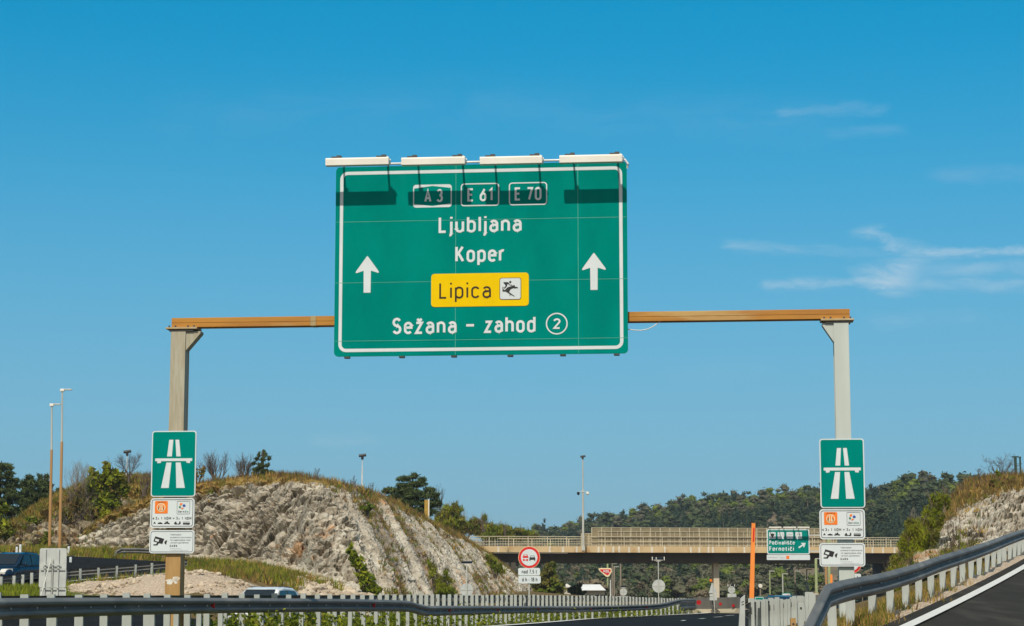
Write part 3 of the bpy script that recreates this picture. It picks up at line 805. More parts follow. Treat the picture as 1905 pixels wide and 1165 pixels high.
def ribbon(pts, w):
    """outline quads of a polyline drawn with a pen of width w; closed when first == last"""
    P = [Vector((x, y)) for x, y in pts]
    closed = (P[0] - P[-1]).length < 1e-6
    if closed: P = P[:-1]
    n = len(P); L, Rr = [], []
    for i in range(n):
        a = P[i - 1] if (i > 0 or closed) else None
        b = P[(i + 1) % n] if (i < n - 1 or closed) else None
        d1 = (P[i] - a).normalized() if a is not None else None
        d2 = (b - P[i]).normalized() if b is not None else None
        d1 = d1 or d2; d2 = d2 or d1
        n1, n2 = Vector((-d1.y, d1.x)), Vector((-d2.y, d2.x))
        m = n1 + n2
        m = m.normalized() if m.length > 1e-4 else n1
        k = min(2.2, 1 / max(.35, m.dot(n1)))
        L.append(P[i] + m * (w / 2 * k)); Rr.append(P[i] - m * (w / 2 * k))
    q = []
    for i in range(n if closed else n - 1):
        j = (i + 1) % n
        q.append((L[i], L[j], Rr[j], Rr[i]))
    return q


class Face:
    """flat markings on a panel: local x to the right, z up, lying at depth y (towards -y is out)"""
    def __init__(s, y): s.y, s.mb, s.k = y, MB(), 0
    def stroke(s, pts, w, f=lambda p: p):
        s.k += 1
        y = s.y - .0006 * (s.k % 6)
        for q in ribbon([f(p) for p in pts], w):
            s.mb.add([(p[0], y, p[1]) for p in q], [(3, 2, 1, 0)])
        return s
    def poly(s, pts):
        s.k += 1
        y = s.y - .0006 * (s.k % 6)
        tris = tessellate_polygon([[Vector((p[0], p[1], 0)) for p in pts]])
        s.mb.add([(p[0], y, p[1]) for p in pts], [tuple(t) for t in tris])
        return s
    def frame(s, x0, z0, x1, z1, r, w):
        o, i = RR(x0, z0, x1, z1, r), RR(x0 + w, z0 + w, x1 - w, z1 - w, max(r - w, .002))
        n = len(o)
        s.mb.add([(p[0], s.y, p[1]) for p in o] + [(p[0], s.y, p[1]) for p in i], [(k, (k + 1) % n, n + (k + 1) % n, n + k) for k in range(n)])
        return s
    def text(s, t, x0, x1, z, h, w=.14):
        """text between x0 and x1, capital height h, pen width w (of h), baseline z"""
        pen = w * h
        gap = .19
        adv = []
        x = 0
        for c in t:
            if c == 'j': x -= .1
            adv.append(x); x += GLYPH[c][0] + (w + gap if c != ' ' else w)
        total = x - gap - w
        sx = (x1 - x0 - pen) / max(total, .01)
        sz = h - pen
        for c, a in zip(t, adv):
            for st in GLYPH[c][1]:
                s.stroke([(x0 + pen / 2 + (a + p[0]) * sx, z + pen / 2 + p[1] * sz) for p in st], pen)
        return s
    def build(s, name, m, parent): 
        o = s.mb.build(name, m, parent)
        return o


def panel(name, m, parent, x0, z0, x1, z1, r, y0, y1):
    """rounded sheet between depths y0 (front) and y1 (back)"""
    p = RR(x0, z0, x1, z1, r)
    return MB().prism(p, lambda q: (q[0], y0, q[1]), lambda q: (q[0], y1, q[1])).build(name, m, parent)


# ------------------------------------------------------------------ sign gantry over the motorway
GA, GB = at(333, 600, 41.7), at(1567, 584, 40.3)
g_dir = Vector((GB.x - GA.x, GB.y - GA.y, 0)).normalized()
G_RZ = math.atan2(g_dir.y, g_dir.x)
G_O = Vector((GA.x + (GB.x - GA.x) / 2, GA.y + (GB.y - GA.y) / 2, 0))
g_nrm = Vector((g_dir.y, -g_dir.x, 0))            # towards the camera


def gl(px, py, off=0.0):
    """photo pixel to (x, z) in the gantry's own frame, on the plane lying off metres in front of it"""
    d = at(px, py, 10) - CAM
    p0 = G_O + g_nrm * off
    t = (p0 - CAM).dot(g_nrm) / d.dot(g_nrm)
    p = CAM + d * t
    return ((p - G_O).dot(g_dir), p.z)


def build_gantry():
    t = thing('sign_gantry', 'rusty orange steel portal gantry spanning the motorway on two posts', 'gantry', G_O, G_RZ)
    zb, zt = (gl(333, 609, .15)[1] + gl(1567, 593, .15)[1]) / 2, (gl(333, 591.5, .15)[1] + gl(1567, 575, .15)[1]) / 2
    xl, xr = gl(319, 600, .15)[0], gl(1581, 584, .15)[0]
    xs0, xs1 = gl(577, 600, .15)[0], gl(588, 600, .15)[0]
    h = (zt - zb)
    # two box sections with a weld groove between them; a short patch of bare steel near the sign
    for nm, a, b, m in (('beam', xl, xs0, M['rust']), ('splice_plate', xs0, xs1, M['greybeam']), ('beam', xs1, xr, M['rust'])):
        mb = MB()
        grow = .004 if nm == 'splice_plate' else 0
        for z0, z1 in ((zb - grow, zb + h * .44), (zb + h * .47, zt + grow)):
            mb.box(((a + b) / 2, 0, (z0 + z1) / 2), (b - a - .003, .30 + grow * 2, z1 - z0))
        mb.box(((a + b) / 2, 0, zb + h * .455), (b - a - .004, .28, h * .05))
        mb.build(nm, m, t, bevel=.008)
    for side, px0, px1, m, fl, gus in ((-1, 316, 343.5, M['stainpost'], (309, 367), (347, 372, 652)), (1, 1553, 1581, M['cleanpost'], (1527, 1589), (1552, 1530, 636))):
        x0, x1 = gl(px0, 700, .17)[0], gl(px1, 700, .17)[0]
        ztop = zb - .085
        g0 = gz(G_O.x + g_dir.x * x0, G_O.y + g_dir.y * x0) - .3
        w = x1 - x0
        # H-section column: front flange, web, back flange
        mb = MB()
        mb.box(((x0 + x1) / 2, -.155, (ztop + g0) / 2), (w, .03, ztop - g0))
        mb.box(((x0 + x1) / 2, .155, (ztop + g0) / 2), (w, .03, ztop - g0))
        for sx in (x0 + .02, x1 - .02): mb.box((sx, 0, (ztop + g0) / 2), (.02, .28, ztop - g0))
        mb.build('post', m, t, bevel=.004)
        fx0, fx1 = gl(fl[0], 609, .17)[0], gl(fl[1], 609, .17)[0]
        MB().box(((fx0 + fx1) / 2, 0, zb - .022), (fx1 - fx0, .42, .04)).build('flange_plate', M['greybeam'], t, bevel=.006)
        fp = MB().box(((x0 + x1) / 2 - side * .06, 0, zb - .063), (fx1 - fx0 - .16, .36, .04)).build('stiffener_plate', M['darksteel'], t)
        for bx in (fx0 + .07, fx0 + .2, fx1 - .2, fx1 - .07):
            for by in (-.175, .175): MB().tube([(bx, by, zb - .06), (bx, by, zb + .035)], .018, 6).build('bolt', M['darksteel'], t)
        xe, xo = (x1, gl(gus[1], 615, .17)[0]) if side < 0 else (x0, gl(gus[1], 601, .17)[0])
        zl = gl(gus[0], gus[2], .17)[1]
        tri = [(xe + side * .002, zl), (xe + side * .002, zb - .085), (xo, zb - .085), (xo, zb - .13)]
        MB().prism(tri, lambda q: (q[0], -.13, q[1]), lambda q: (q[0], .13, q[1])).build('gusset', m, t)
        if side < 0:
            z = gl(322, 1081, .17)[1]
            sp = Face(-.1715)
            rnd = random.Random(4)
            for k in range(9):
                cx, cz, r = x0 + w * rnd.uniform(.2, .8), z + rnd.uniform(-.05, .06), rnd.uniform(.03, .07)
                sp.poly([(cx + r * math.cos(a * .785) * rnd.uniform(.7, 1.5), cz + r * math.sin(a * .785) * rnd.uniform(.4, .9)) for a in range(8)])
            sp.build('paint_splash', M['paintsplash'], t)
    # loose cable that hangs from the beam beside the sign
    cab = [gl(*q) for q in ((1140, 612), (1168, 613.5), (1180, 615.5), (1192, 616), (1204, 614), (1215, 609), (1226, 601), (1230, 597))]
    MB().tube([(p[0], -.1, p[1]) for p in cab], .011, 6).build('hanging_cable', M['pipe'], t)
    return t


def build_main_sign():
    OFF = .42
    q = [gl(*p, OFF) for p in ((624.5, 309), (1167, 303), (1167, 657), (622, 664))]
    x0, x1 = (q[0][0] + q[3][0]) / 2, (q[1][0] + q[2][0]) / 2
    z1, z0 = (q[0][1] + q[1][1]) / 2, (q[2][1] + q[3][1]) / 2
    t = thing('direction_sign', 'big green motorway direction sign hanging on the gantry beam, with a yellow panel', 'road sign', G_O + g_nrm * OFF, G_RZ)
    L = lambda px, py: gl(px, py, OFF)
    panel('panel', M['green'], t, x0, z0, x1, z1, .09, 0, .045)
    Face(-.004).frame(x0 + .092, z0 + .09, x1 - .092, z1 - .10, .16, .068).build('border', M['white'], t)
    s = Face(-.002)
    for px in (847.6, 1075.7):
        x = L(px, 500)[0]; s.stroke([(x, z0 + .01), (x, z1 - .02)], .012)
    for py in (409, 523, 632):
        z = L(880, py)[1]; s.stroke([(x0 + .01, z), (x1 - .01, z)], .011)
    s.build('panel_seam', M['seam'], t)
    def line(name, txt, a, b, h, w=.148, m='white', parent=t, y=-.004):
        p, r = L(*a), L(*b)
        Face(y).text(txt, p[0], r[0], (p[1] + r[1]) / 2, h, w).build(name, M[m], parent)
    hp = lambda n: n / F * 40.6       # pixels to metres on the sign
    line('place_name', 'Ljubljana', (816, 434), (970.5, 431), hp(32))
    line('place_name', 'Koper', (847, 488.5), (939.5, 487), hp(32))
    line('place_name', 'Sežana', (729.7, 622.3), (849.4, 620.6), hp(31.5))
    line('place_name', 'zahod', (900.9, 619.8), (996.4, 618.6), hp(31.5))
    a, b = L(867.4, 605.5), L(881.8, 605.3)
    Face(-.004).stroke([a, b], hp(4.6)).build('dash_mark', M['white'], t)
    c = L(1035.8, 602.3)
    Face(-.004).stroke([(c[0] + math.cos(R(k * 7.5)) * hp(19.3), c[1] + math.sin(R(k * 7.5)) * hp(19.3)) for k in range(48)] + [(c[0] + hp(19.3), c[1])], hp(2.3)).build('exit_ring', M['white'], t)
    line('exit_number', '2', (1029.5, 612.2), (1042.8, 612.0), hp(20), .16)
    # route shields
    for txt, sx0, sy0, sx1, sy1, tx0, tx1, ty in (('A 3', 768.7, 344.3, 840.4, 385.3, 789.5, 824, 377), ('E 61', 857.3, 341.8, 928.7, 382.8, 869.5, 916.5, 375.3), ('E 70', 946.7, 340, 1018, 381, 957.5, 1007.5, 373.5)):
        (a0, b1), (a1, b0) = L(sx0, sy0), L(sx1, sy1)
        if txt == 'A 3':
            sh = panel('route_shield', M['white'], t, a0, b0, a1, b1, hp(6), -.004, -.0005)
            e = hp(2)
            hx = [(a0 + e, b1 - hp(7)), (a0 + e + hp(1), b1 - hp(7)), ((a0 + a1) / 2, b1 - hp(2.6)), (a1 - e - hp(1), b1 - hp(7)), (a1 - e, b1 - hp(7)), (a1 - e, b0 + hp(7)), ((a0 + a1) / 2, b0 + hp(2.6)), (a0 + e, b0 + hp(7))]
            Face(-.0055).poly(hx).build('shield_field', M['green'], sh)
        else:
            sh = Face(-.004).frame(a0, b0, a1, b1, hp(6.5), hp(2.1)).build('route_shield', M['white'], t)
        p, r = L(tx0, ty), L(tx1, ty)
        Face(-.008).text(txt, p[0], r[0], p[1], hp(25.4), .15).build('route_number', M['white'], sh)
    # arrows
    for ax, ay in ((683.6, 476.2), (1104.8, 470.3)):
        c = L(ax, ay)
        u = hp(1)
        out = [(0, 0), (2.2, -2.6), (21.6, -29.6), (22.2, -32.4), (20.2, -32.8), (7.0, -28.6), (6.6, -70.6), (-6.6, -70.6), (-7.0, -28.6), (-20.2, -32.8), (-22.2, -32.4), (-21.6, -29.6), (-2.2, -2.6)]
        Face(-.004).poly([(c[0] + p[0] * u, c[1] + p[1] * u) for p in out][::-1]).build('arrow', M['white'], t)
    # yellow panel with the pictogram of a rider
    (a0, b1), (a1, b0) = L(802.5, 510), L(983.8, 569.0)
    yp = panel('yellow_panel', M['yellow'], t, a0, b0, a1, b1, hp(6.5), -.010, -.0005)
    p, r = L(817.2, 556), L(913.5, 555)
    Face(-.013).text('Lipica', p[0], r[0], (p[1] + r[1]) / 2, hp(31), .112).build('place_name', M['brown'], yp)
    (a0, b1), (a1, b0) = L(929.4, 517.2), L(969.8, 557.6)
    pg = panel('pictogram_panel', M['black'], yp, a0, b0, a1, b1, hp(4.5), -.014, -.0102)
    Face(-.016).poly(RR(a0 + hp(1.1), b0 + hp(1.1), a1 - hp(1.1), b1 - hp(1.1), hp(3.6))).build('pictogram_field', M['white'], pg)
    W, H = a1 - a0, b1 - b0
    Q = lambda pts: [(a0 + (x - 195) / 880 * W, b1 - (y - 105) / 880 * H) for x, y in pts]
    f = Face(-.019)
    f.poly(Q([(345, 300), (385, 282), (540, 285), (575, 318), (620, 395), (705, 390), (705, 425), (620, 420), (575, 392), (545, 360), (505, 385), (510, 440), (410, 548), (368, 525), (440, 435), (437, 408)]))
    f.poly(Q([(632 + 48 * math.cos(a * .52), 285 + 48 * math.sin(a * .52)) for a in range(12)]))
    f.poly(Q([(318, 480), (362, 465), (345, 540), (385, 598), (425, 585), (525, 490), (640, 455), (735, 425), (800, 395), (830, 475), (875, 470), (950, 510), (925, 545), (880, 525), (820, 548), (770, 530), (690, 552), (635, 590), (585, 680), (820, 855), (790, 862), (660, 790), (590, 850), (630, 775), (450, 662), (318, 660)]))
    f.build('rider_pictogram', M['black'], pg)
    # clamp feet under the lower edge, hanger brackets behind
    for px, py in ((645, 665), (747, 664), (844, 662.5), (949, 661), (1047, 659.5), (1147, 658)):
        MB().box((L(px, py)[0], .06, z0 - .012), (.115, .11, .055)).build('rail_end', M['darksteel'], t, bevel=.01)
    for k in range(6): MB().box((x0 + .25 + (x1 - x0 - .5) * k / 5, .095, (z0 + z1) / 2), (.09, .09, z1 - z0 - .06)).build('back_rail', M['pole'], t)
    return t, x0, x1, z0, z1, OFF


def build_sign_lamps(x0, x1, z0, z1, OFF):
    D = .60
    words = ('leftmost, overhanging the left corner', 'second from the left', 'third from the left', 'rightmost, at the right corner')
    for k, (pa, pb, pt) in enumerate(((606.5, 724, 303.0), (747.3, 865.6, 302.0), (893, 1009, 300.5), (1041, 1158, 297.8))):
        a, b = gl(pa, pt, OFF + D), gl(pb, pt, OFF + D)
        ln, cx, cz = b[0] - a[0], (a[0] + b[0]) / 2, a[1]
        o = G_O + g_nrm * OFF + g_dir * cx
        t = thing('sign_lamp', 'cream box lamp on arms above the green sign, ' + words[k], 'lamp', (o.x, o.y, 0), G_RZ, 'lamps along the top of the direction sign')
        zz = cz + .01
        prof = [(-D - .075, zz - .085), (-D + .075, zz - .085), (-D + .085, zz + .045), (-D + .05, zz + .075), (-D - .06, zz + .075), (-D - .08, zz + .05)]
        MB().prism(prof, lambda q: (-ln / 2, q[0], q[1]), lambda q: (ln / 2, q[0], q[1])).build('housing', M['lampwhite'], t, bevel=.008)
        for f, r in ((-.31, 0), (.40, 1)):
            ax = f * ln
            arm = MB().tube([(ax, .09, z1 - .35), (ax, .09, z1 + .02), (ax, .0, zz + .13), (ax, -D + .02, zz + .115)], .021, 8).build('arm', M['pole'], t)
            MB().box((ax + .02, -D + .02, zz + .105), (.09, .13, .05)).box((ax - .05, -D - .03, zz + .09), (.16, .06, .03)).build('clamp', M['darksteel'], arm)
        if k < 3 or True:
            cable = [(.40 * ln, -D + .03, zz + .12), (.47 * ln, -D + .05, zz + .10), (.52 * ln, -D + .02, zz + .02), (.50 * ln, -D + .09, zz - .06)]
            MB().tube(cable, .012, 6).build('cable', M['pipe'], t)
    o = G_O + g_nrm * OFF
    t = thing('cable_conduit', 'thin white conduit pipe running along the top edge of the green sign', 'conduit', (o.x, o.y, 0), G_RZ)
    MB().tube([(x0 + .9, -.02, z1 + .05), (x1 - .2, -.02, z1 + .05), (x1 - .03, -.02, z1 + .03), (x1 + .03, -.02, z1 - .06), (x1 + .01, .02, z1 - .14)], .024, 8).build('pipe', M['pipe'], t)


def plate_sign(name, label, cat, px0, py0, px1, py1, off, rad, group):
    """rounded plate on a gantry post; returns the thing and a map from plate fractions (0..1, from the top left) to metres"""
    (a0, b1), (a1, b0) = gl(px0, py0, off), gl(px1, py1, off)
    c = (a0 + a1) / 2
    o = G_O + g_nrm * off + g_dir * c
    t = thing(name, label, cat, (o.x, o.y, b0), G_RZ, group)
    W, H = a1 - a0, b1 - b0
    return t, W, H, (lambda x, y: (-W / 2 + x * W, H - y * H))


def build_post_signs():
    for side, (mx0, my0, mx1, my1), (tx0, ty0, tx1, ty1), (cx0, cy0, cx1, cy1), wd in (
            (-1, (283.2, 802, 363.2, 924), (280.3, 927, 361, 982), (278.4, 986.5, 361, 1029.5), 'left'), (1, (1524, 816.5, 1610, 945), (1524, 947.5, 1610, 1003.5), (1524, 1010.5, 1610, 1054), 'right')):
        post = 'rust-stained left gantry post' if side < 0 else 'clean pale right gantry post'
        # motorway symbol
        t, W, H, q = plate_sign('motorway_sign', 'green motorway symbol sign on the ' + post, 'road sign', mx0, my0, mx1, my1, .24, .05, 'motorway signs on the gantry posts')
        panel('panel', M['white'], t, -W / 2, 0, W / 2, H, .06, 0, .02)
        Face(-.004).poly(RR(-W / 2 + .022, .022, W / 2 - .022, H - .022, .045)).build('green_field', M['green'], t)
        U = lambda pts: [q((x - 138) / 277, (y - 52) / 410) for x, y in pts]
        for pts in ([(247, 108), (272, 108), (265, 212), (235, 212)], [(285, 108), (308, 108), (320, 212), (293, 212)], [(232, 250), (263, 250), (250, 408), (202, 408)], [(290, 250), (320, 250), (350, 408), (297, 408)]):
            Face(-.008).poly(U(pts)[::-1]).build('lane_stripe', M['white'], t)
        Face(-.008).poly(U([(162, 224), (392, 224), (392, 241), (380, 241), (378, 254), (357, 252), (354, 241), (200, 241), (197, 252), (176, 254), (174, 241), (162, 241)])[::-1]).build('bridge_symbol', M['white'], t)
        # toll notice
        t, W, H, q = plate_sign('toll_notice', 'white toll notice with orange square and vehicle icons on the ' + post, 'road sign', tx0, ty0, tx1, ty1, .24, .05, 'toll notices on the gantry posts')
        panel('panel', M['white'], t, -W / 2, 0, W / 2, H, .07, 0, .02)
        Face(-.003).frame(-W / 2 + .028, .028, W / 2 - .028, H - .028, .05, .011).build('border', M['black'], t)
        U = lambda pts: [q((x - 45) / 835, (y - 60) / 570) for x, y in pts]
        u = W / 835
        (a, d), (b, c) = U([(130, 115), (375, 355)])
        og = Face(-.004).poly(RR(a, c, b, d, .02)).build('vignette_badge', M['orange'], t)
        cc = U([(250, 240)])[0]
        circ = lambda r: [(cc[0] + r * u * math.cos(k * .262), cc[1] + r * u * math.sin(k * .262)) for k in range(24)]
        Face(-.008).poly(circ(82)).build('badge_ring', M['cream'], og)
        Face(-.012).poly(circ(66)).build('badge_centre', M['orange'], og)
        f = Face(-.016)
        for sx in (-1, 1):
            f.poly([(cc[0] + sx * x * u, cc[1] - y * u) for x, y in ((8, -60), (24, -56), (44, 42), (10, 60))][::-sx])
        f.build('badge_road', M['cream'], og)
        f = Face(-.017)
        for sx in (-1, 1): f.poly([(cc[0] + sx * x * u, cc[1] - y * u) for x, y in ((26, -22), (40, -12), (54, 34), (40, 40), (34, 10))][::-sx])
        f.build('badge_tree', M['brown'], og)
        (a, d), (b, c) = U([(178, 125), (330, 148)])
        Face(-.008).text('VINJETA', a, b, c, d - c, .2).build('badge_lettering', M['brown'], og)
        (a, d), (b, c) = U([(548, 118), (795, 368)])
        dg = Face(-.004).frame(a, c, b, d, .02, .006).build('toll_badge', M['black'], t)
        for mm, pts in (('orange', [(597, 178), (615, 155), (655, 160), (640, 190), (618, 208)]), ('blue', [(653, 205), (680, 172), (712, 198), (708, 222), (672, 232)]), ('petal', [(585, 218), (612, 212), (628, 236), (612, 258), (588, 244)]), ('orange', [(628, 262), (650, 236), (682, 256), (640, 276)])):
            Face(-.005).poly(U(pts)[::-1]).build('petal', M[mm], dg)
        (a, d), (b, c) = U([(575, 300), (690, 335)]); Face(-.005).text('Dars', a, b, c, d - c, .18).build('badge_lettering', M['black'], dg)
        (a, d), (b, c) = U([(700, 300), (765, 335)]); Face(-.005).text('Go', a, b, c, d - c, .18).build('badge_lettering', M['petal'], dg)
        f = Face(-.004)
        for txt, xa, xb, ya, yb, w in (('≤', 90, 125, 425, 470, .16), ('3', 145, 180, 418, 468, .15), (',5', 188, 215, 440, 470, .18), ('t', 256, 276, 415, 468, .15), ('NDM', 315, 440, 420, 472, .16), ('>', 470, 508, 425, 470, .16), ('3', 535, 568, 418, 468, .15),
                                       (',5', 575, 602, 440, 470, .18), ('t', 648, 668, 415, 468, .15), ('NDM', 705, 826, 422, 474, .16)):
            (a, d), (b, c) = U([(xa, ya), (xb, yb)]); f.text(txt, a, b, c, d - c, w)
        f.build('weight_lettering', M['black'], t)
        for nm, shapes in (('motorcycle_icon', ([(108, 548), (122, 520), (138, 512), (146, 530), (154, 548), (140, 552), (128, 540), (118, 554)],)),
                           ('car_icon', ([(190, 540), (205, 530), (240, 520), (262, 530), (284, 542), (282, 554), (262, 556), (192, 552)],)),
                           ('caravan_icon', ([(310, 545), (330, 530), (352, 528), (360, 505), (385, 505), (390, 530), (418, 540), (416, 554), (394, 560), (372, 548), (340, 556), (312, 556)], [(330, 512), (352, 508), (350, 520), (332, 522)])),
                           ('lorry_icon', ([(498, 550), (515, 520), (540, 508), (552, 545), (570, 552), (595, 545), (600, 508), (622, 506), (626, 556), (600, 566), (560, 562), (522, 568)],)),
                           ('bus_icon', ([(668, 535), (800, 535), (800, 560), (780, 572), (700, 566), (670, 568)], [(668, 514), (798, 514), (798, 520), (668, 520)]))):
            f = Face(-.004)
            for s_ in shapes: f.poly(U(s_)[::-1])
            f.build(nm, M['black'], t)
        # camera notice
        t, W, H, q = plate_sign('camera_notice', 'white video surveillance notice with camera pictogram on the ' + post, 'road sign', cx0, cy0, cx1, cy1, .24, .05, 'camera notices on the gantry posts')
        panel('panel', M['white'], t, -W / 2, 0, W / 2, H, .06, 0, .02)
        Face(-.003).frame(-W / 2 + .025, .025, W / 2 - .025, H - .025, .045, .009).build('border', M['black'], t)
        U = lambda pts: [q((x - 35) / 845, (y - 675) / 435) for x, y in pts]
        f = Face(-.004)
        f.poly(U([(145, 790), (315, 838), (280, 935), (215, 918), (185, 962), (110, 960), (112, 940), (165, 938), (182, 905), (110, 885)])[::-1])
        f.poly(U([(325, 884), (372, 858), (350, 950), (318, 915)])[::-1])
        f.build('camera_pictogram', M['black'], t)
        Face(-.0085).poly(U([(152, 835), (220, 853), (208, 893), (142, 873)])[::-1]).build('pictogram_window', M['white'], t)
        f = Face(-.004)
        for txt, xa, xb, y, h, w in (('Videonadzor', 430, 635, 772, 26, .13), ('prometa in cestninjenja', 430, 825, 823, 26, .13), ('ter zagotavljanje večje', 430, 806, 873, 26, .13), ('varnosti uporabnikov', 430, 780, 923, 26, .13), ('DARS', 422, 562, 990, 36, .18)):
            (a, d), (b, c) = U([(xa, y - h), (xb, y)]); f.text(txt, a, b, c, d - c, w)
        f.build('lettering', M['black'], t)
        f = Face(-.004)
        rnd = random.Random(3)
        for y, xe in ((1022, 635), (1054, 765)):
            x = 430
            while x < xe:
                l = rnd.uniform(18, 55); (a, d), (b, c) = U([(x, y - 4), (min(x + l, xe), y + 4)])
                f.stroke([(a, (c + d) / 2), (b, (c + d) / 2)], (d - c)); x += l + 10
        f.build('small_print', M['greyplate'], t)


build_gantry()
_sg = build_main_sign()
build_sign_lamps(*_sg[1:])
build_post_signs()

# ------------------------------------------------------------------ guard rails
WPROF = [(-.004, 0.0), (.012, .006), (.070, .045), (.082, .062), (.082, .088), (.070, .105), (.012, .140), (.004, .155), (.012, .170), (.070, .205), (.082, .222), (.082, .248), (.070, .265), (.012, .304), (-.004, .31)]


def beam_mesh(path, side, hgt, joints=True):
    """W-shaped rail along a path of top points; side +1 puts the face to the right of travel"""
    mb = MB(); n = len(WPROF); vs, fs = [], []
    for i, p in enumerate(path):
        t = path[min(i + 1, len(path) - 1)] - path[max(i - 1, 0)]; t.z = 0; t.normalize()
        nr = Vector((t.y, -t.x, 0)) * side
        for k in (0, 1):
            for d, z in WPROF:
                vs.append(p + nr * (d + .02 - .006 * k) + Vector((0, 0, (z - .31) * hgt / .31)))
    m = n * 2
    for i in range(len(path) - 1):
        for k in range(n - 1):
            a, b = i * m + k, (i + 1) * m + k
            fs.append((a, b, b + 1, a + 1) if side > 0 else (a, a + 1, b + 1, b))
            a += n; b += n
            fs.append((a, a + 1, b + 1, b) if side > 0 else (a, b, b + 1, a + 1))
        for k in (0, n - 1):
            a, b = i * m + k, (i + 1) * m + k
            fs.append((a, a + n, b + n, b))
    for e in (0, len(path) - 1):
        for k in range(n - 1): fs.append((e * m + k, e * m + k + 1, e * m + n + k + 1, e * m + n + k))
    mb.add(vs, fs)
    return mb


def walk(path, step, start=0.0):
    """points every step metres: (point, direction)"""
    out = []; need = start
    for a, b in zip(path[:-1], path[1:]):
        L = (b - a).length; t = (b - a).normalized()
        while need <= L:
            out.append((a + t * need, t.copy())); need += step
        need -= L
    return out


def post_proto(w, h, m):
    """open C-shaped post: web towards -y (the traffic), lips to +y"""
    prof = [(-w / 2, -.03), (w / 2, -.03), (w / 2, .03), (w / 2 - .025, .03), (w / 2 - .025, .022), (w / 2 - .008, .022), (w / 2 - .008, -.022), (-w / 2 + .008, -.022), (-w / 2 + .008, .022), (-w / 2 + .025, .022), (-w / 2 + .025, .03), (-w / 2, .03)]
    mb = MB().prism(prof, lambda q: (q[0], q[1], 0), lambda q: (q[0], q[1], h))
    return mb


def guard_rail(label, path, side, step, above, post_off, drop, group='guard rails', hgt=.31, post_w=.11, yaw=0, reflectors=0, cap=100, bolts=True, seed=1, start=.4, post_m='post', smooth=True, jit=.02):
    rnd = random.Random(seed)
    P = interp_path(path, 1.3) if smooth else list(path)
    t = thing('guard_rail', label, 'guard rail', (P[0].x, P[0].y, P[0].z - .75), 0, group)
    o = Vector(t.location)
    pl = [p - o for p in P]
    beam_mesh(pl, side, hgt).build('rail_beam', M['galv'], t)
    spots = walk(pl, step, start)
    me = sp_me = bo_me = None; rest = MB()
    for i, (p, d) in enumerate(spots):
        dd = Vector((d.x, d.y, 0)).normalized()
        nr = Vector((dd.y, -dd.x, 0)) * side
        base = p - nr * post_off + Vector((0, 0, -drop))
        h = drop + above
        a = math.atan2(dd.y, dd.x) - math.pi / 2 + yaw + rnd.uniform(-.05, .05)
        lean = rnd.uniform(-.012, .012)
        if i < cap:
            if me is None:
                ob = post_proto(post_w, h, None).build('post', M[post_m], t); me = ob.data
            else:
                ob = bpy.data.objects.new('post', me); COL.objects.link(ob); ob.parent = t
            ob.location = base + Vector((rnd.uniform(-jit, jit) * .6, 0, rnd.uniform(-jit, jit))); ob.rotation_euler = (rnd.uniform(-.015, .015), lean, a)
        else:
            rest.box(base + Vector((0, 0, h / 2)), (post_w, .05, h), Matrix.Rotation(a, 3, 'Z'))
        # spacer between post and rail, with the bolt head on the face
        if i < cap:
            if sp_me is None:
                ob = MB().box((0, 0, 0), (.06, max(.02, post_off - .04), .12)).build('spacer', M['galv'], t); sp_me = ob.data
            else:
                ob = bpy.data.objects.new('spacer', sp_me); COL.objects.link(ob); ob.parent = t
            ob.location = p - nr * (post_off * .5 - .01) + Vector((0, 0, -.155)); ob.rotation_euler = (0, 0, math.atan2(nr.y, nr.x) + math.pi / 2)
        if bolts and i < cap:
            c = p + nr * .036 + Vector((0, 0, -.155))
            if bo_me is None:
                ob = MB().tube([(0, 0, 0), (.014, 0, 0)], .02, 6).build('bolt', M['bolt'], t); bo_me = ob.data
            else:
                ob = bpy.data.objects.new('bolt', bo_me); COL.objects.link(ob); ob.parent = t
            ob.location = c; ob.rotation_euler = (0, 0, math.atan2(nr.y, nr.x))
        if reflectors and i % reflectors == 2:
            c = p + nr * .055 + Vector((0, 0, -.16)) + dd * .3
            MB().box(c, (.02, .10, .12), Matrix.Rotation(a + math.pi / 2, 3, 'Z')).build('reflector', M['redglass'], t, bevel=.006)
    if rest.v:
        o_ = rest.build('posts', M[post_m], t); o_['kind'] = 'stuff'
    return t


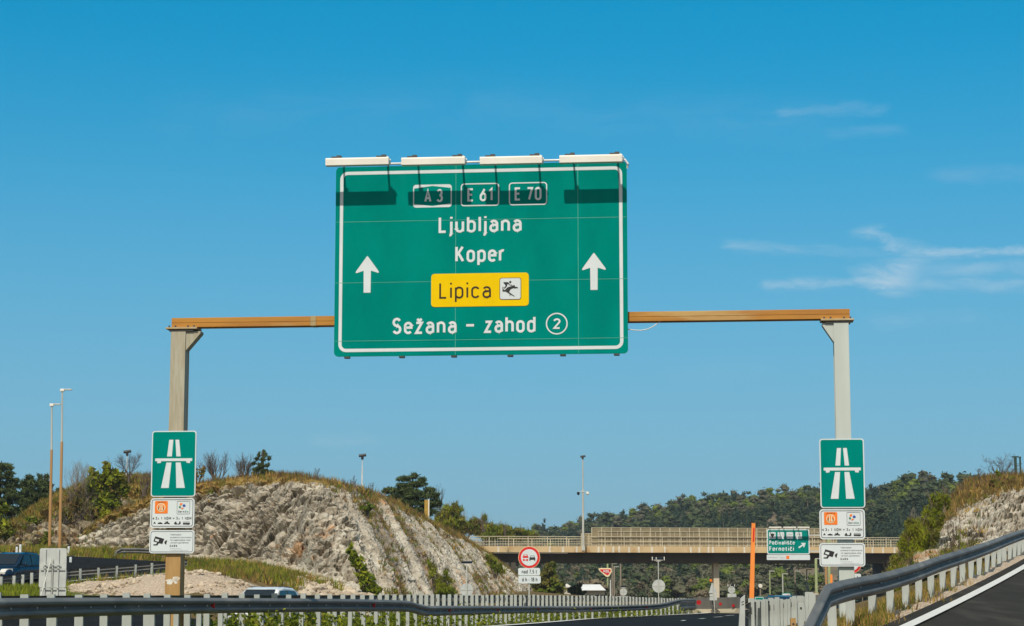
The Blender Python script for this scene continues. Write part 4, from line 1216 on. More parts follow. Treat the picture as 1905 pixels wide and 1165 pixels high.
def build_rails():
    guard_rail('long weathered guard rail in the left foreground, bending down by the weeds', g1, 1, 1.34, -.03, .13, 1.0, reflectors=9, seed=3, post_w=.10)
    guard_rail('guard rail with a row of pale posts standing above its dark beam, behind the weeds', [p - Vector((0, 0, .02)) for p in g2], -1, 1.34, .03, .11, 1.1, seed=5, post_w=.125, bolts=False)
    # ramp rail: its near end turns down to the ground
    end = [at(1472, 1198, 23.4), at(1497, 1158, 24.9), at(1521, 1110, 26.6)]
    guard_rail('guard rail climbing the ramp on the right with its near end sloping to the ground', end + interp_path(gr, 1.3), smooth=False, side=1, step=2.0, above=-.06, post_off=.12, drop=.98, seed=7, start=4.0, post_w=.13, hgt=.33, yaw=.15)
    q1, q2 = at(1264, 1116, 121.3), at(1293, 1115, 126.2)
    guard_rail('short double-height dark rail end beside the concrete barrier', [q1, (q1 + q2) / 2, q2], 1, 1.6, -.05, .13, .95, seed=8, hgt=.66, bolts=False)
    # motorway right side, seen end on as a wall of posts
    base = [Vector((4.5 + .178 * (y - 38), y, np.interp(y, (38, 72), (1.04, .88)))) for y in (38, 46, 55, 64, 73)]
    guard_rail('guard rail seen end-on as a close fence of pale posts beside the orange marker', base, -1, 1.8, .04, .02, 1.3, seed=9, post_w=.115, bolts=False, hgt=.31, jit=.05)
    # folded end plate of that rail
    c = at(1379.5, 1137, 37.4)
    t = thing('end_plate', 'pale grey tilted rail end plate with two slots left of the post row', 'rail end', (c.x, c.y, gz(c.x, c.y)), .25)
    hh = c.z + .30 - gz(c.x, c.y)
    MB().prism([(-.08, 0), (.055, 0), (.07, hh), (-.02, hh - .07)], lambda q: (q[0], -.012, q[1]), lambda q: (q[0], .012, q[1])).build('plate', M['greyplate'], t, bevel=.004)
    mb = MB()
    for k in (0, 1): mb.box((.02, -.014, hh - .13 - k * .05), (.05, .006, .012), Matrix.Rotation(-.4, 3, 'Y'))
    mb.build('slot', M['black'], t)
    # odd posts standing loose between the two rails
    for k, (px, py, Y, w, lab) in enumerate(((1505, 1101.5, 37, .155, 'tall wide grey post with bolt holes left of the ramp rail end'), (1518, 1103, 39, .10, 'tan post half hidden behind the tall wide grey post'),
                                             (1475, 1150, 35, .09, 'short broken tan post in front of the post row'), (1489, 1121, 36.5, .11, 'short grey post with a bolt just left of the ramp rail end'))):
        c = at(px, py, Y); g0 = gz(c.x, c.y)
        t = thing('loose_post', lab, 'post', (c.x, c.y, g0 - .2), .05 * (k - 1))
        post_proto(w, c.z - g0 + .2, None).build('post_body', M['post'] if k in (0, 3) else M['stainpost'], t)
        mb = MB()
        for dz in ((.08, .28) if k == 0 else (.1,)): mb.tube([(0, -.03, c.z - g0 + .2 - dz), (0, -.042, c.z - g0 + .2 - dz)], .02, 8)
        mb.build('bolt', M['darksteel'], t)
    guard_rail('guard rail with pale posts along the near edge of the side road on the left', [p + Vector((0, 0, .72)) for p in g3b], -1, 0.95, -.02, .10, .95, seed=11, post_w=.14, bolts=False)
    e4 = [at(203, 1043, 114.6) + Vector((0, 0, .05)), at(213, 1032, 114.8) + Vector((0, 0, .05))]
    guard_rail('short guard rail with a sloping end on the far side of the side road', e4 + [p + Vector((0, 0, .66)) for p in g4b[1:]], 1, 2.2, -.02, .10, .8, seed=13, start=1.5, post_w=.14, reflectors=4)


def build_barrier():
    """concrete barrier, shade painted dark on its upper wall, where the carriageway bends away"""
    a, b, c = at(1294, 1142, 128), at(1335, 1142, 129), at(1374, 1141, 127)
    P = interp_path([a, b, c], 1.0)
    t = thing('concrete_barrier', 'concrete safety barrier with red reflectors, shade painted dark on its wall and light painted pale on its foot', 'barrier', tuple(a))
    for nm, prof, m in (('upper_wall', [(-.10, .30), (.14, .30), (.10, 1.02), (-.06, 1.02)], M['shadecon']), ('foot', [(-.34, -.15), (.34, -.15), (.34, .06), (.15, .30), (-.11, .30), (-.34, .06)], M['litcon'])):
        mb = MB(); n = len(prof); vs, fs = [], []
        for i, p in enumerate(P):
            d = (P[min(i + 1, len(P) - 1)] - P[max(i - 1, 0)]).normalized(); nr = Vector((d.y, -d.x, 0))
            for x, z in prof: vs.append(p - a + nr * -x + Vector((0, 0, z)))
        for i in range(len(P) - 1):
            for k in range(n): fs.append((i * n + k, i * n + (k + 1) % n, (i + 1) * n + (k + 1) % n, (i + 1) * n + k))
        fs += [tuple(range(n)), tuple(range((len(P) - 1) * n, len(P) * n))]
        mb.add(vs, fs).build(nm, m, t)
    for px, py in ((1300, 1121), (1340, 1124), (1364, 1127)):
        p = at(px, py, 127.2) - a
        MB().tube([p, p + Vector((0, -.05, 0))], .16 if px == 1300 else .10, 10).build('reflector', M['redglass'], t)


build_rails()
build_barrier()


# ------------------------------------------------------------------ the road bridge
def build_bridge():
    L, Rr = at(900, 1016.3, 214), at(1706, 1018.8, 221)
    zt = (L.z + Rr.z) / 2
    d = Vector((Rr.x - L.x, Rr.y - L.y, 0)); ln = d.length
    t = thing('road_bridge', 'long concrete road bridge with railings and a tinted noise screen over the motorway', 'bridge', (L.x, L.y, zt), math.atan2(d.y, d.x))
    k = 17.3                                        # photo pixels per metre there
    X = lambda px: (px - 900) / (1706 - 900) * ln
    W = 11.0
    mb = MB(); mb.box((ln / 2, W / 2, -.24), (ln + 6, W, .48)); mb.build('deck', M['concrete'], t)
    mb = MB()
    mb.box((ln / 2, -.06, -.31), (ln + 6, .12, .66))
    mb.build('fascia', M['concrete'], t, bevel=.02)
    for px in (926, 1019, 1043, 1068, 1108, 1118, 1135, 1146, 1164, 1182, 1206, 1230, 1278, 1294, 1311, 1319, 1348, 1378, 1620, 1640, 1662): MB().box((X(px), -.126, -.31), (.20, .012, .64)).build('joint', M['joint'], t)
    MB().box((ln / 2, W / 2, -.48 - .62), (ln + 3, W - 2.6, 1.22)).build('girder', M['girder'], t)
    MB().box((X(985), .08, -.70), (X(1087) - X(953), .2, .09)).build('drip_edge', M['joint'], t)
    # pier, left abutment
    zp = gz(L.x + d.x * .54, L.y + 3) - zt - 1
    MB().box((X(1335.5), 2.3 + .45, (zp - 1.6) / 2), (.64, .9, -1.6 - zp)).build('pier', M['pier'], t, bevel=.03)
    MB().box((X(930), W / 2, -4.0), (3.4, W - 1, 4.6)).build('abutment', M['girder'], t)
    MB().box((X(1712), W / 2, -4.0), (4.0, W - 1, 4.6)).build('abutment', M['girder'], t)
    # railings: rails, balusters and posts on both edges
    for y, nm in ((.12, 'railing'), (W - .2, 'railing')):
        mb = MB()
        for z, r in ((1.06, .035), (.52, .022), (.16, .022)): mb.box((ln / 2, y, z), (ln + 5, r * 2, r * 2))
        x = -1.5
        i = 0
        while x < ln + 1.5:
            mb.box((x, y + .003, .53), (.018, .018, 1.0)) if i % 7 else mb.box((x, y, .54), (.09, .07, 1.08))
            x += .30; i += 1
        mb.build(nm, M['rail'], t)
    # noise screen on the front edge, tinted, with posts; a lower screen behind the railing
    xa, xb = X(1097), X(1566)
    scr = MB().box(((xa + xb) / 2, .30, 1.1), (xb - xa, .03, 1.9)).build('noise_screen', M['panel'], t)
    n = 27
    for i in range(n): MB().box((xa + (xb - xa) * i / (n - 1), .262, 1.03), (.085, .045, 2.06)).build('screen_post', M['rail'], scr)
    MB().box(((xa + xb) / 2, .262, 2.04), (xb - xa, .036, .05)).build('screen_rail', M['rail'], scr)
    xa, xb = X(1109), X(1590)
    scr = MB().box(((xa + xb) / 2, W - .45, .9), (xb - xa, .03, 1.55)).build('noise_screen', M['panel'], t)
    n = 34
    for i in range(n): MB().box((xa + (xb - xa) * i / (n - 1), W - .49, .85), (.07, .05, 1.7)).build('screen_post', M['rail'], scr)
    for z in (1.66, 1.05, .5): MB().box(((xa + xb) / 2, W - .495, z), (xb - xa, .04, .05)).build('screen_rail', M['rail'], scr)
    # lower front grid of the railing side screen
    mb = MB(); x = X(1109)
    for z in (1.62, 1.08, .58): mb.box(((X(1109) + X(1566)) / 2, .215, z), (X(1566) - X(1109), .035, .05))
    while x < X(1566): mb.box((x, .215, .8), (.05, .03, 1.6)); x += .70
    mb.build('screen_grid', M['rail'], t)


build_bridge()

# ------------------------------------------------------------------ poles, smaller signs, buildings, cars
def disc(name, m, parent, c, r, y0, y1, n=36):
    p = [(c[0] + r * math.cos(2 * math.pi * k / n), c[1] + r * math.sin(2 * math.pi * k / n)) for k in range(n)]
    return MB().prism(p, lambda q: (q[0], y0, q[1]), lambda q: (q[0], y1, q[1])).build(name, m, parent)


class Loc:
    """a thing standing upright at ground distance Y, facing the camera; pix() gives its local x, z of a photo pixel"""
    def __init__(s, px, base_y, Y, yaw=0.0):
        s.p = at(px, base_y, Y); s.Y, s.yaw = Y, yaw
    def pix(s, px, py):
        q = at(px, py, s.Y) - s.p
        return (q.x / math.cos(s.yaw), q.z)
    def m(s, n): return n * s.Y / F


def base_at(px, Y):
    """photo row of the ground at pixel column px and distance Y"""
    x = at(px, 1100, Y).x; z = gz(x, Y)
    return HZ - (z - CAM.z) / Y * F


def no_overtaking(label, cx, cy, r, Y, plates, px_pole):
    l = Loc(px_pole, base_at(px_pole, Y), Y)
    t = thing('no_overtaking_sign', label, 'road sign', l.p, 0, 'no-overtaking signs by the motorway')
    c = l.pix(cx, cy); R_ = l.m(r); k = R_ / 20
    top = l.pix(px_pole, cy - r * .6)[1]
    MB().tube([(0, .06, -.3), (0, .06, top)], .035, 10).build('pole', M['pole'], t)
    d = disc('disc', M['red'], t, c, R_, 0, .02)
    disc('rim_edge', M['cream'], d, c, R_ * 1.03, .004, .018)
    disc('white_field', M['white'], d, c, R_ * .775, -.006, -.001)
    q = lambda pts: [(c[0] + x * k, c[1] + y * k) for x, y in pts]
    f = Face(-.010)
    f.poly(q([(-12.5, -.8), (-1.5, -.8), (-1.5, 1.6), (-2.5, 2.2), (-3.4, 5.6), (-10.6, 5.6), (-11.5, 2.2), (-12.5, 1.6)])).poly(q([(-12, -6.4), (-8.6, -6.4), (-8.6, -3), (-12, -3)])).poly(q([(-5.4, -6.4), (-2, -6.4), (-2, -3), (-5.4, -3)])).poly(q([(-8.6, -5.3), (-5.4, -5.3), (-5.4, -4.2), (-8.6, -4.2)]))
    f.build('lorry_pictogram', M['red'], d)
    Face(-.014).poly(q([(-9.6, 3), (-4.4, 3), (-4.9, 4.9), (-9.1, 4.9)])).build('lorry_window', M['white'], d)
    Face(-.010).poly(q([(.4, -6.4), (2.2, -6.4), (2.2, -4.4), (9.6, -4.4), (9.6, -6.4), (11.4, -6.4), (11.4, -.6), (10.4, .4), (9.4, 3.4), (2.4, 3.4), (1.4, .4), (.4, -.6)])).build('car_pictogram', M['black'], d)
    Face(-.014).poly(q([(2.2, .4), (9.6, .4), (8.8, 2.5), (3, 2.5)])).build('car_window', M['white'], d)
    for x0, y0, x1, y1, txt, ta, tb in plates:
        (a, z1), (b, z0) = l.pix(x0, y0), l.pix(x1, y1)
        p = panel('plate', M['white'], t, a, z0, b, z1, l.m(3), 0, .02)
        hh = (z1 - z0)
        Face(-.004).text(txt, a + (b - a) * ta, a + (b - a) * tb, z0 + hh * .24, hh * .52, .15).build('lettering', M['black'], p)
    return t


def sign_back(label, px, cy, r, Y, box_y, extra=None, base=None, frame=False):
    """round sign seen from behind, with a dark flashing-light box above"""
    l = Loc(px, base or base_at(px, Y), Y)
    t = thing('round_sign', label, 'road sign', l.p, 0, 'round signs seen from behind')
    c = l.pix(px, cy); R_ = l.m(r)
    zt = l.pix(px, box_y)[1]
    MB().tube([(0, -.03, -.3), (0, -.03, zt)], .032, 8).build('pole', M['pole'], t)
    d = disc('disc', M['greyplate'], t, c, R_, .012, .03)
    MB().box((c[0], .002, c[1]), (R_ * 1.9, .012, .03)).build('back_rail', M['pole'], d)
    w = l.m(r * .92)
    b = MB().box((0, 0, zt + w * .22), (w * 2 * .92, .10, w * .42)).build('light_box', M['cardark'], t, bevel=.01)
    mb = MB().box((0, -.01, zt - w * .06), (w * 1.5, .04, .03)).box((0, -.01, zt + w * -.22), (w * .8, .04, .03))
    if frame:
        mb.box((-w * 1.0, 0, zt + w * .2), (.045, .08, w * .6)).box((w * 1.0, 0, zt + w * .2), (.045, .08, w * .6)).box((-w * .35, -.06, zt + w * .22), (.04, .03, w * .42))
    mb.build('bracket', M['lampwhite'], b)
    for x0, y0, x1, y1 in (extra or ()):
        (a, z1), (e, z0) = l.pix(x0, y0), l.pix(x1, y1)
        panel('plate', M['greyplate'], t, a, z0, e, z1, l.m(1.2), .012, .03)
    return t


def build_signs():
    no_overtaking('red-ringed no overtaking sign with two white plates left of the bridge', 984.5, 1037.3, 19.6, 92, ((964, 1056.8, 1004.8, 1070.5, 'nad 7,5 t', .16, .86), (964.3, 1071.3, 1006, 1085.5, '6 h - 18 h', .17, .85)), 984.5)
    no_overtaking('red-ringed no overtaking sign mostly hidden behind the right gantry post', 1583, 1047, 19.6, 95, ((1562, 1067.5, 1602, 1081, 'nad 7,5 t', .16, .86), (1562, 1082, 1602, 1096, '6 h - 18 h', .17, .85)), 1583)
    sign_back('round sign back with dark lamp box in front of the striped rock face', 868, 1097.5, 12, 93, 1048.5)
    sign_back('round sign back with framed lamp box right under the bridge girder', 1225.5, 1090.5, 12, 124, 1041.5, frame=True)
    sign_back('smallest round sign back beside the red and white triangle sign', 1160, 1101.5, 6.7, 172, 1093, ((1147, 1109.5, 1169, 1115),), frame=False)
    sign_back('round sign back above two stacked plates near the barrier end', 1361, 1097.5, 6.5, 138, 1090.5, ((1353.5, 1104.5, 1370, 1115), (1354, 1116, 1370, 1125)), frame=True)
    # triangle sign seen from behind with an amber lamp
    l = Loc(1329, 1141, 127.5)
    t = thing('triangle_sign', 'triangular sign seen from behind with an amber lamp on its tip', 'road sign', l.p)
    MB().tube([(l.pix(1330, 1141)[0], -.03, -.1), (l.pix(1326, 1086)[0], -.03, l.pix(1326, 1086)[1])], .03, 8).build('pole', M['pole'], t)
    p = [l.pix(*q) for q in ((1324.5, 1083), (1335, 1104), (1318.5, 1104))]
    MB().prism(p, lambda q: (q[0], 0, q[1]), lambda q: (q[0], .02, q[1])).build('triangle', M['greyplate'], t)
    for a, b in ((1105.5, 1110), (1110.8, 1117)):
        (x0, z1), (x1, z0) = l.pix(1320, a), l.pix(1334, b); panel('plate', M['greyplate'], t, x0, z0, x1, z1, .05, 0, .02)
    for pts in (((1321.5, 1121), (1326.5, 1138)), ((1331, 1131), (1338, 1139))):
        a, b = l.pix(*pts[0]), l.pix(*pts[1]); MB().tube([(a[0], .05, a[1]), (b[0], -.25, b[1])], .04, 6).build('strut', M['darksteel'], t)
    c = l.pix(1322.5, 1080); disc('amber_lamp', M['amber'], t, c, l.m(2.6), -.08, .06, 16)
    # exit sign on a cantilever arm
    l = Loc(1545, base_at(1545, 150), 150)
    t = thing('exit_sign', 'green rest area exit sign with white pictograms and a slanted arrow before the bridge', 'road sign', l.p)
    P = lambda x, y: l.pix(x, y)
    MB().tube([(0, .25, -.3), (0, .25, P(1545, 992)[1])], .12, 10).build('pole', M['greenpole'], t)
    for y in (996, 1026): MB().box(((P(1430, y)[0] + .05) / 2, .2, P(1430, y)[1]), (-P(1430, y)[0] + .1, .1, .1)).build('arm', M['pole'], t)
    (x0, z1), (x1, z0) = P(1426.5, 984.5), P(1506.5, 1031.5)
    panel('panel', M['white'], t, x0, z0, x1, z1, l.m(3.2), 0, .05)
    e = l.m(1.9)
    Face(-.006).poly(RR(x0 + e, z0 + e, x1 - e, z1 - e, l.m(2))).build('green_field', M['green'], t)
    for k, xa in enumerate((1430.7, 1446.5, 1463, 1479.5)):
        (a, d), (b, c) = P(xa, 990), P(xa + 12.5, 1002.7)
        s = Face(-.013).poly(RR(a, c, b, d, l.m(1.4))).build('pictogram_panel', M['white'], t)
        W = b - a; q = lambda pts: [(a + x * W, d - y * W) for x, y in pts]
        f = Face(-.018)
        if k == 0: f.poly(q([(.2, .3), (.5, .2), (.8, .3), (.78, .5), (.6, .62), (.62, .85), (.42, .85), (.4, .62), (.22, .5)])[::-1])
        elif k == 1: f.poly(q([(.12, .28), (.26, .28), (.26, .5), (.12, .5)])[::-1]).poly(q([(.74, .28), (.88, .28), (.88, .5), (.74, .5)])[::-1])
        elif k == 2: f.poly(q([(.15, .3), (.85, .3), (.85, .46), (.15, .46)])[::-1])
        else: f.poly(q([(.2, .26), (.8, .26), (.8, .46), (.2, .46)])[::-1])
        f.build('pictogram', M['black'] if k == 0 else M['greyplate'], s)
    for txt, xa, xb, y, h in (('Počivališče', 1431, 1478.5, 1013.5, 7.2), ('Fernetiči', 1431, 1477, 1025.3, 8)):
        a, b = P(xa, y), P(xb, y); Face(-.010).text(txt, a[0], b[0], a[1], l.m(h * 1.06), .2).build('lettering', M['white'], t)
    q = lambda pts: [P(x, y) for x, y in pts]
    Face(-.010).poly(q([(1485, 1017.8), (1492.5, 1013), (1490, 1010), (1499, 1010.3), (1495.5, 1019.5), (1494, 1015.4), (1486.5, 1020.4)])[::-1]).build('arrow', M['white'], t)
    (a, d), (b, c) = P(1426.5, 1032.3), P(1507, 1042)
    pl = panel('plate', M['white'], t, a, c, b, d, l.m(.8), 0, .05)
    for txt, xa, xb in (('Predstojna', 1429, 1447), ('taxi', 1452, 1460.5)):
        a, b = P(xa, 1039.2), P(xb, 1039.2)
        if txt == 'taxi':
            f = Face(-.006)
            for s_ in range(3): f.stroke([(a[0] + (b[0] - a[0]) * s_ / 3, a[1] + l.m(1.5)), (a[0] + (b[0] - a[0]) * (s_ + .7) / 3, a[1] + l.m(1.5))], l.m(1.7))
            f.build('small_print', M['greyplate'], pl)
        else:
            f = Face(-.006)
            for s_ in range(6): f.stroke([(a[0] + (b[0] - a[0]) * s_ / 6, a[1] + l.m(1.8)), (a[0] + (b[0] - a[0]) * (s_ + .7) / 6, a[1] + l.m(1.8))], l.m(2.0))
            f.build('small_print', M['greyplate'], pl)
    (a, d), (b, c) = P(1462.5, 1034), P(1468.5, 1040.2)
    Face(-.006).poly(RR(a, c, b, d, l.m(1))).build('orange_badge', M['orange'], pl)
    for xa, xb in ((1428, 1451), (1454.5, 1478), (1481, 1503)):
        a, b = P(xa, 981.7), P(xb, 981.7); MB().box(((a[0] + b[0]) / 2, -.75, a[1]), (b[0] - a[0], .2, l.m(2.2))).build('lamp', M['lampwhite'], t)
    for xa in (1432, 1449, 1458, 1476, 1485, 1501): a = P(xa, 983); MB().tube([(a[0], .04, a[1] - .1), (a[0], -.72, a[1] + .08)], .03, 6).build('lamp_arm', M['pole'], t)
    # back of a tall sign left of the gantry
    l = Loc(98, base_at(98, 66), 66)
    t = thing('reversed_road_sign', 'grey back of a tall two-panel road sign with rails and a slanted prop', 'road sign', l.p)
    P = l.pix
    for y0, y1 in ((1020, 1093), (1093.6, 1125)):
        (a, d), (b, c) = P(74.3, y0), P(122.2, y1); panel('panel', M['greyplate'], t, a, c, b, d, l.m(3.5), 0, .02)
    for x in (85.5, 110):
        a, b = P(x, 1022), P(x, 1124); MB().box((a[0], -.035, (a[1] + b[1]) / 2), (l.m(2.4), .06, a[1] - b[1])).build('back_rail', M['greyplate'], t)
    for y, x0, x1 in ((1051, 80, 114), (1057.5, 75.5, 121), (1094, 75, 121)):
        a, b = P(x0, y), P(x1, y); MB().box(((a[0] + b[0]) / 2, -.085, a[1]), (b[0] - a[0], .04, l.m(2.0 if y == 1051 else .8))).build('cross_bar', M['greyplate'], t)
    a, b = P(96.5, 1041), P(82, 1140); MB().tube([(a[0], -.12, a[1]), (b[0], -1.1, b[1])], l.m(1.3), 8).build('prop', M['pole'], t)
    a, b = P(99, 1040), P(99, 1150); MB().tube([(a[0], -.06, a[1]), (a[0], -.06, -.2)], l.m(1.1), 8).build('post', M['pole'], t)
    # filling station sign far off
    l = Loc(1131, base_at(1131, 300) , 300)
    t = thing('fuel_sign', 'red triangular filling station sign with white lettering on a pale green pole', 'sign', l.p)
    P = l.pix
    MB().tube([(0, .3, -.3), (0, .3, P(1131, 1049)[1])], .13, 8).build('pole', M['greenpole'], t)
    out = [P(*q) for q in ((1113.2, 1058.5), (1116, 1057), (1136, 1057), (1139, 1060), (1137.5, 1065), (1133.5, 1072), (1130.5, 1073.6), (1127, 1072.5), (1115, 1062))]
    inn = [P(*q) for q in ((1115.6, 1059.6), (1117, 1059.2), (1135, 1059.2), (1136.4, 1061), (1135, 1065), (1131.6, 1070), (1129, 1070.2), (1117.5, 1062.4))]
    b = MB().prism(out, lambda q: (q[0], 0, q[1]), lambda q: (q[0], .2, q[1])).build('board', M['cream'], t)
    Face(-.02).poly(inn[::-1]).build('red_field', M['red'], b)
    a, c = P(1122.5, 1065.6), P(1134.5, 1065.6); Face(-.05).text('MOL', a[0], c[0], a[1], l.m(5), .2).build('lettering', M['white'], b)
    # little signs beyond the post row
    for px, py, w, h, Y, m, lab in ((1412.5, 1115, 18, 10, 118, 'green', 'small green road sign peeping over the row of pale posts'), (1240.5, 1102, 0, 0, 0, None, None)):
        if not m: continue
        l = Loc(px, base_at(px, Y), Y)
        t = thing('small_sign', lab, 'road sign', l.p)
        (a, d), (b, c) = l.pix(px - w / 2, py - h / 2), l.pix(px + w / 2, py + h / 2)
        panel('panel', M['green'], t, a, c, b, d, .06, 0, .03)
        Face(-.006).frame(a + .03, c + .03, b - .03, d - .03, .04, .03).build('border', M['white'], t)
        MB().tube([(0, .06, -.3), (0, .06, d - .05)], .04, 8).build('pole', M['pole'], t)
    l = Loc(1463, base_at(1463, 125), 125)
    t = thing('rental_sign', 'small pale green and white sign with a red arrow mark behind the posts', 'sign', l.p)
    (a, d), (b, c) = l.pix(1454, 1103), l.pix(1471.5, 1114)
    panel('panel', M['petal'], t, a, c, b, d, .08, 0, .05)
    Face(-.006).poly(RR(a + .05, c + .05, b - .05, d - .05, .05)).build('white_field', M['white'], t)
    Face(-.012).poly([l.pix(*q) for q in ((1458.5, 1111), (1462, 1107.5), (1465, 1107), (1468.5, 1105.5), (1466.5, 1110), (1463, 1112.3))][::-1]).build('red_arrow', M['red'], t)
    MB().tube([(0, .09, -.3), (0, .09, d - .05)], .05, 8).build('pole', M['pole'], t)
    # orange snow marker
    l = Loc(1397.3, 1150, 38.6)
    t = thing('orange_marker', 'tall bright orange marker post with a red strip near its top', 'marker post', l.p)
    a, b = l.pix(1397, 1165), l.pix(1401.6, 973)
    w = l.m(9)
    mb = MB(); mb.add([(a[0] - w / 2, -.02, a[1]), (a[0] + w / 2, -.02, a[1]), (a[0] + w / 2, .02, a[1]), (a[0] - w / 2, .02, a[1]), (b[0] - w * .38, -.02, b[1]), (b[0] + w * .38, -.02, b[1] - .01), (b[0] + w * .38, .02, b[1] - .01), (b[0] - w * .38, .02, b[1])],
                      [(3, 2, 1, 0), (4, 5, 6, 7), (0, 1, 5, 4), (1, 2, 6, 5), (2, 3, 7, 6), (3, 0, 4, 7)])
    mb.build('blade', M['orangepole'], t)
    p0, p1 = l.pix(1402.2, 982), l.pix(1401.3, 1008)
    Face(-.023).stroke([p0, p1], l.m(2.8)).build('red_strip', M['red'], t)
    l = Loc(1548, base_at(1548, 60), 60)
    t = thing('orange_marker', 'short orange-red marker post left of the right gantry post foot', 'marker post', l.p)
    a, b = l.pix(1548, 1130), l.pix(1548, 1069)
    MB().box((0, 0, b[1] / 2 - .1), (l.m(4.4), .04, b[1] + .2)).build('blade', M['orangepole'], t, bevel=.01)
    # ochre marker on the rock crest
    l = Loc(795, 971, 150)
    t = thing('ochre_marker', 'upright ochre board with a white edge on the rock crest below the pine', 'marker board', l.p)
    a, b = l.pix(789.5, 975), l.pix(796.5, 930)
    MB().box(((a[0] + b[0]) / 2, 0, (b[1] + a[1]) / 2 - .5), (b[0] - a[0], .12, b[1] - a[1] + 1)).build('board', M['ochre'], t)
    MB().box((b[0] + .05, -.02, (b[1] + a[1]) / 2 - .5), (.09, .16, b[1] - a[1] + 1.06)).build('white_edge', M['joint'], t)


def lamp_pole(label, top, bot, Y, split, arm, name='street_lamp', group='tall lamp posts on the left', h2=None):
    l = Loc(bot[0], bot[1], Y)
    t = thing(name, label, 'street lamp', l.p, 0, group)
    a, b = (0, 0), l.pix(*top); s = l.pix(*split)
    MB().tube([(0, 0, -1.2), (s[0], 0, s[1])], [.095, .08], 10).build('lower_pole', M['rustpole'], t)
    MB().tube([(s[0], 0, s[1] - .02), (b[0], 0, b[1])], [.06, .045], 10).build('upper_pole', M['pole'], t)
    e = l.pix(arm, top[1])
    hd = MB().box(((b[0] + e[0]) / 2, 0, b[1] + .02), (abs(e[0] - b[0]), .18, .08)).build('lamp_head', M['pole'], t, bevel=.02)
    MB().box((b[0], 0, b[1] - .02), (.24, .2, .16)).build('head_joint', M['lampwhite'], hd, bevel=.02)


def cam_pole(label, px, py, base, Y, r=.05, m='whitepole', name='camera_pole', deep=1.5):
    l = Loc(px, base, Y)
    t = thing(name, label, 'camera pole', l.p, 0, 'camera poles on the skyline')
    z = l.pix(px, py)[1]
    MB().tube([(0, 0, -deep), (0, 0, z * .62), (0, 0, z * .64), (0, 0, z - .25)], [r * 1.2, r * 1.05, r * .7, r * .6], 8).build('pole', M[m], t)
    w = .38
    MB().tube([(-w * .7, 0, z - .05), (w * .75, 0, z + .02)], [.11, .11], 8).tube([(0, 0, z - .32), (0, 0, z - .02)], .10, 8).build('camera_head', M['black'], t)
    return t, l


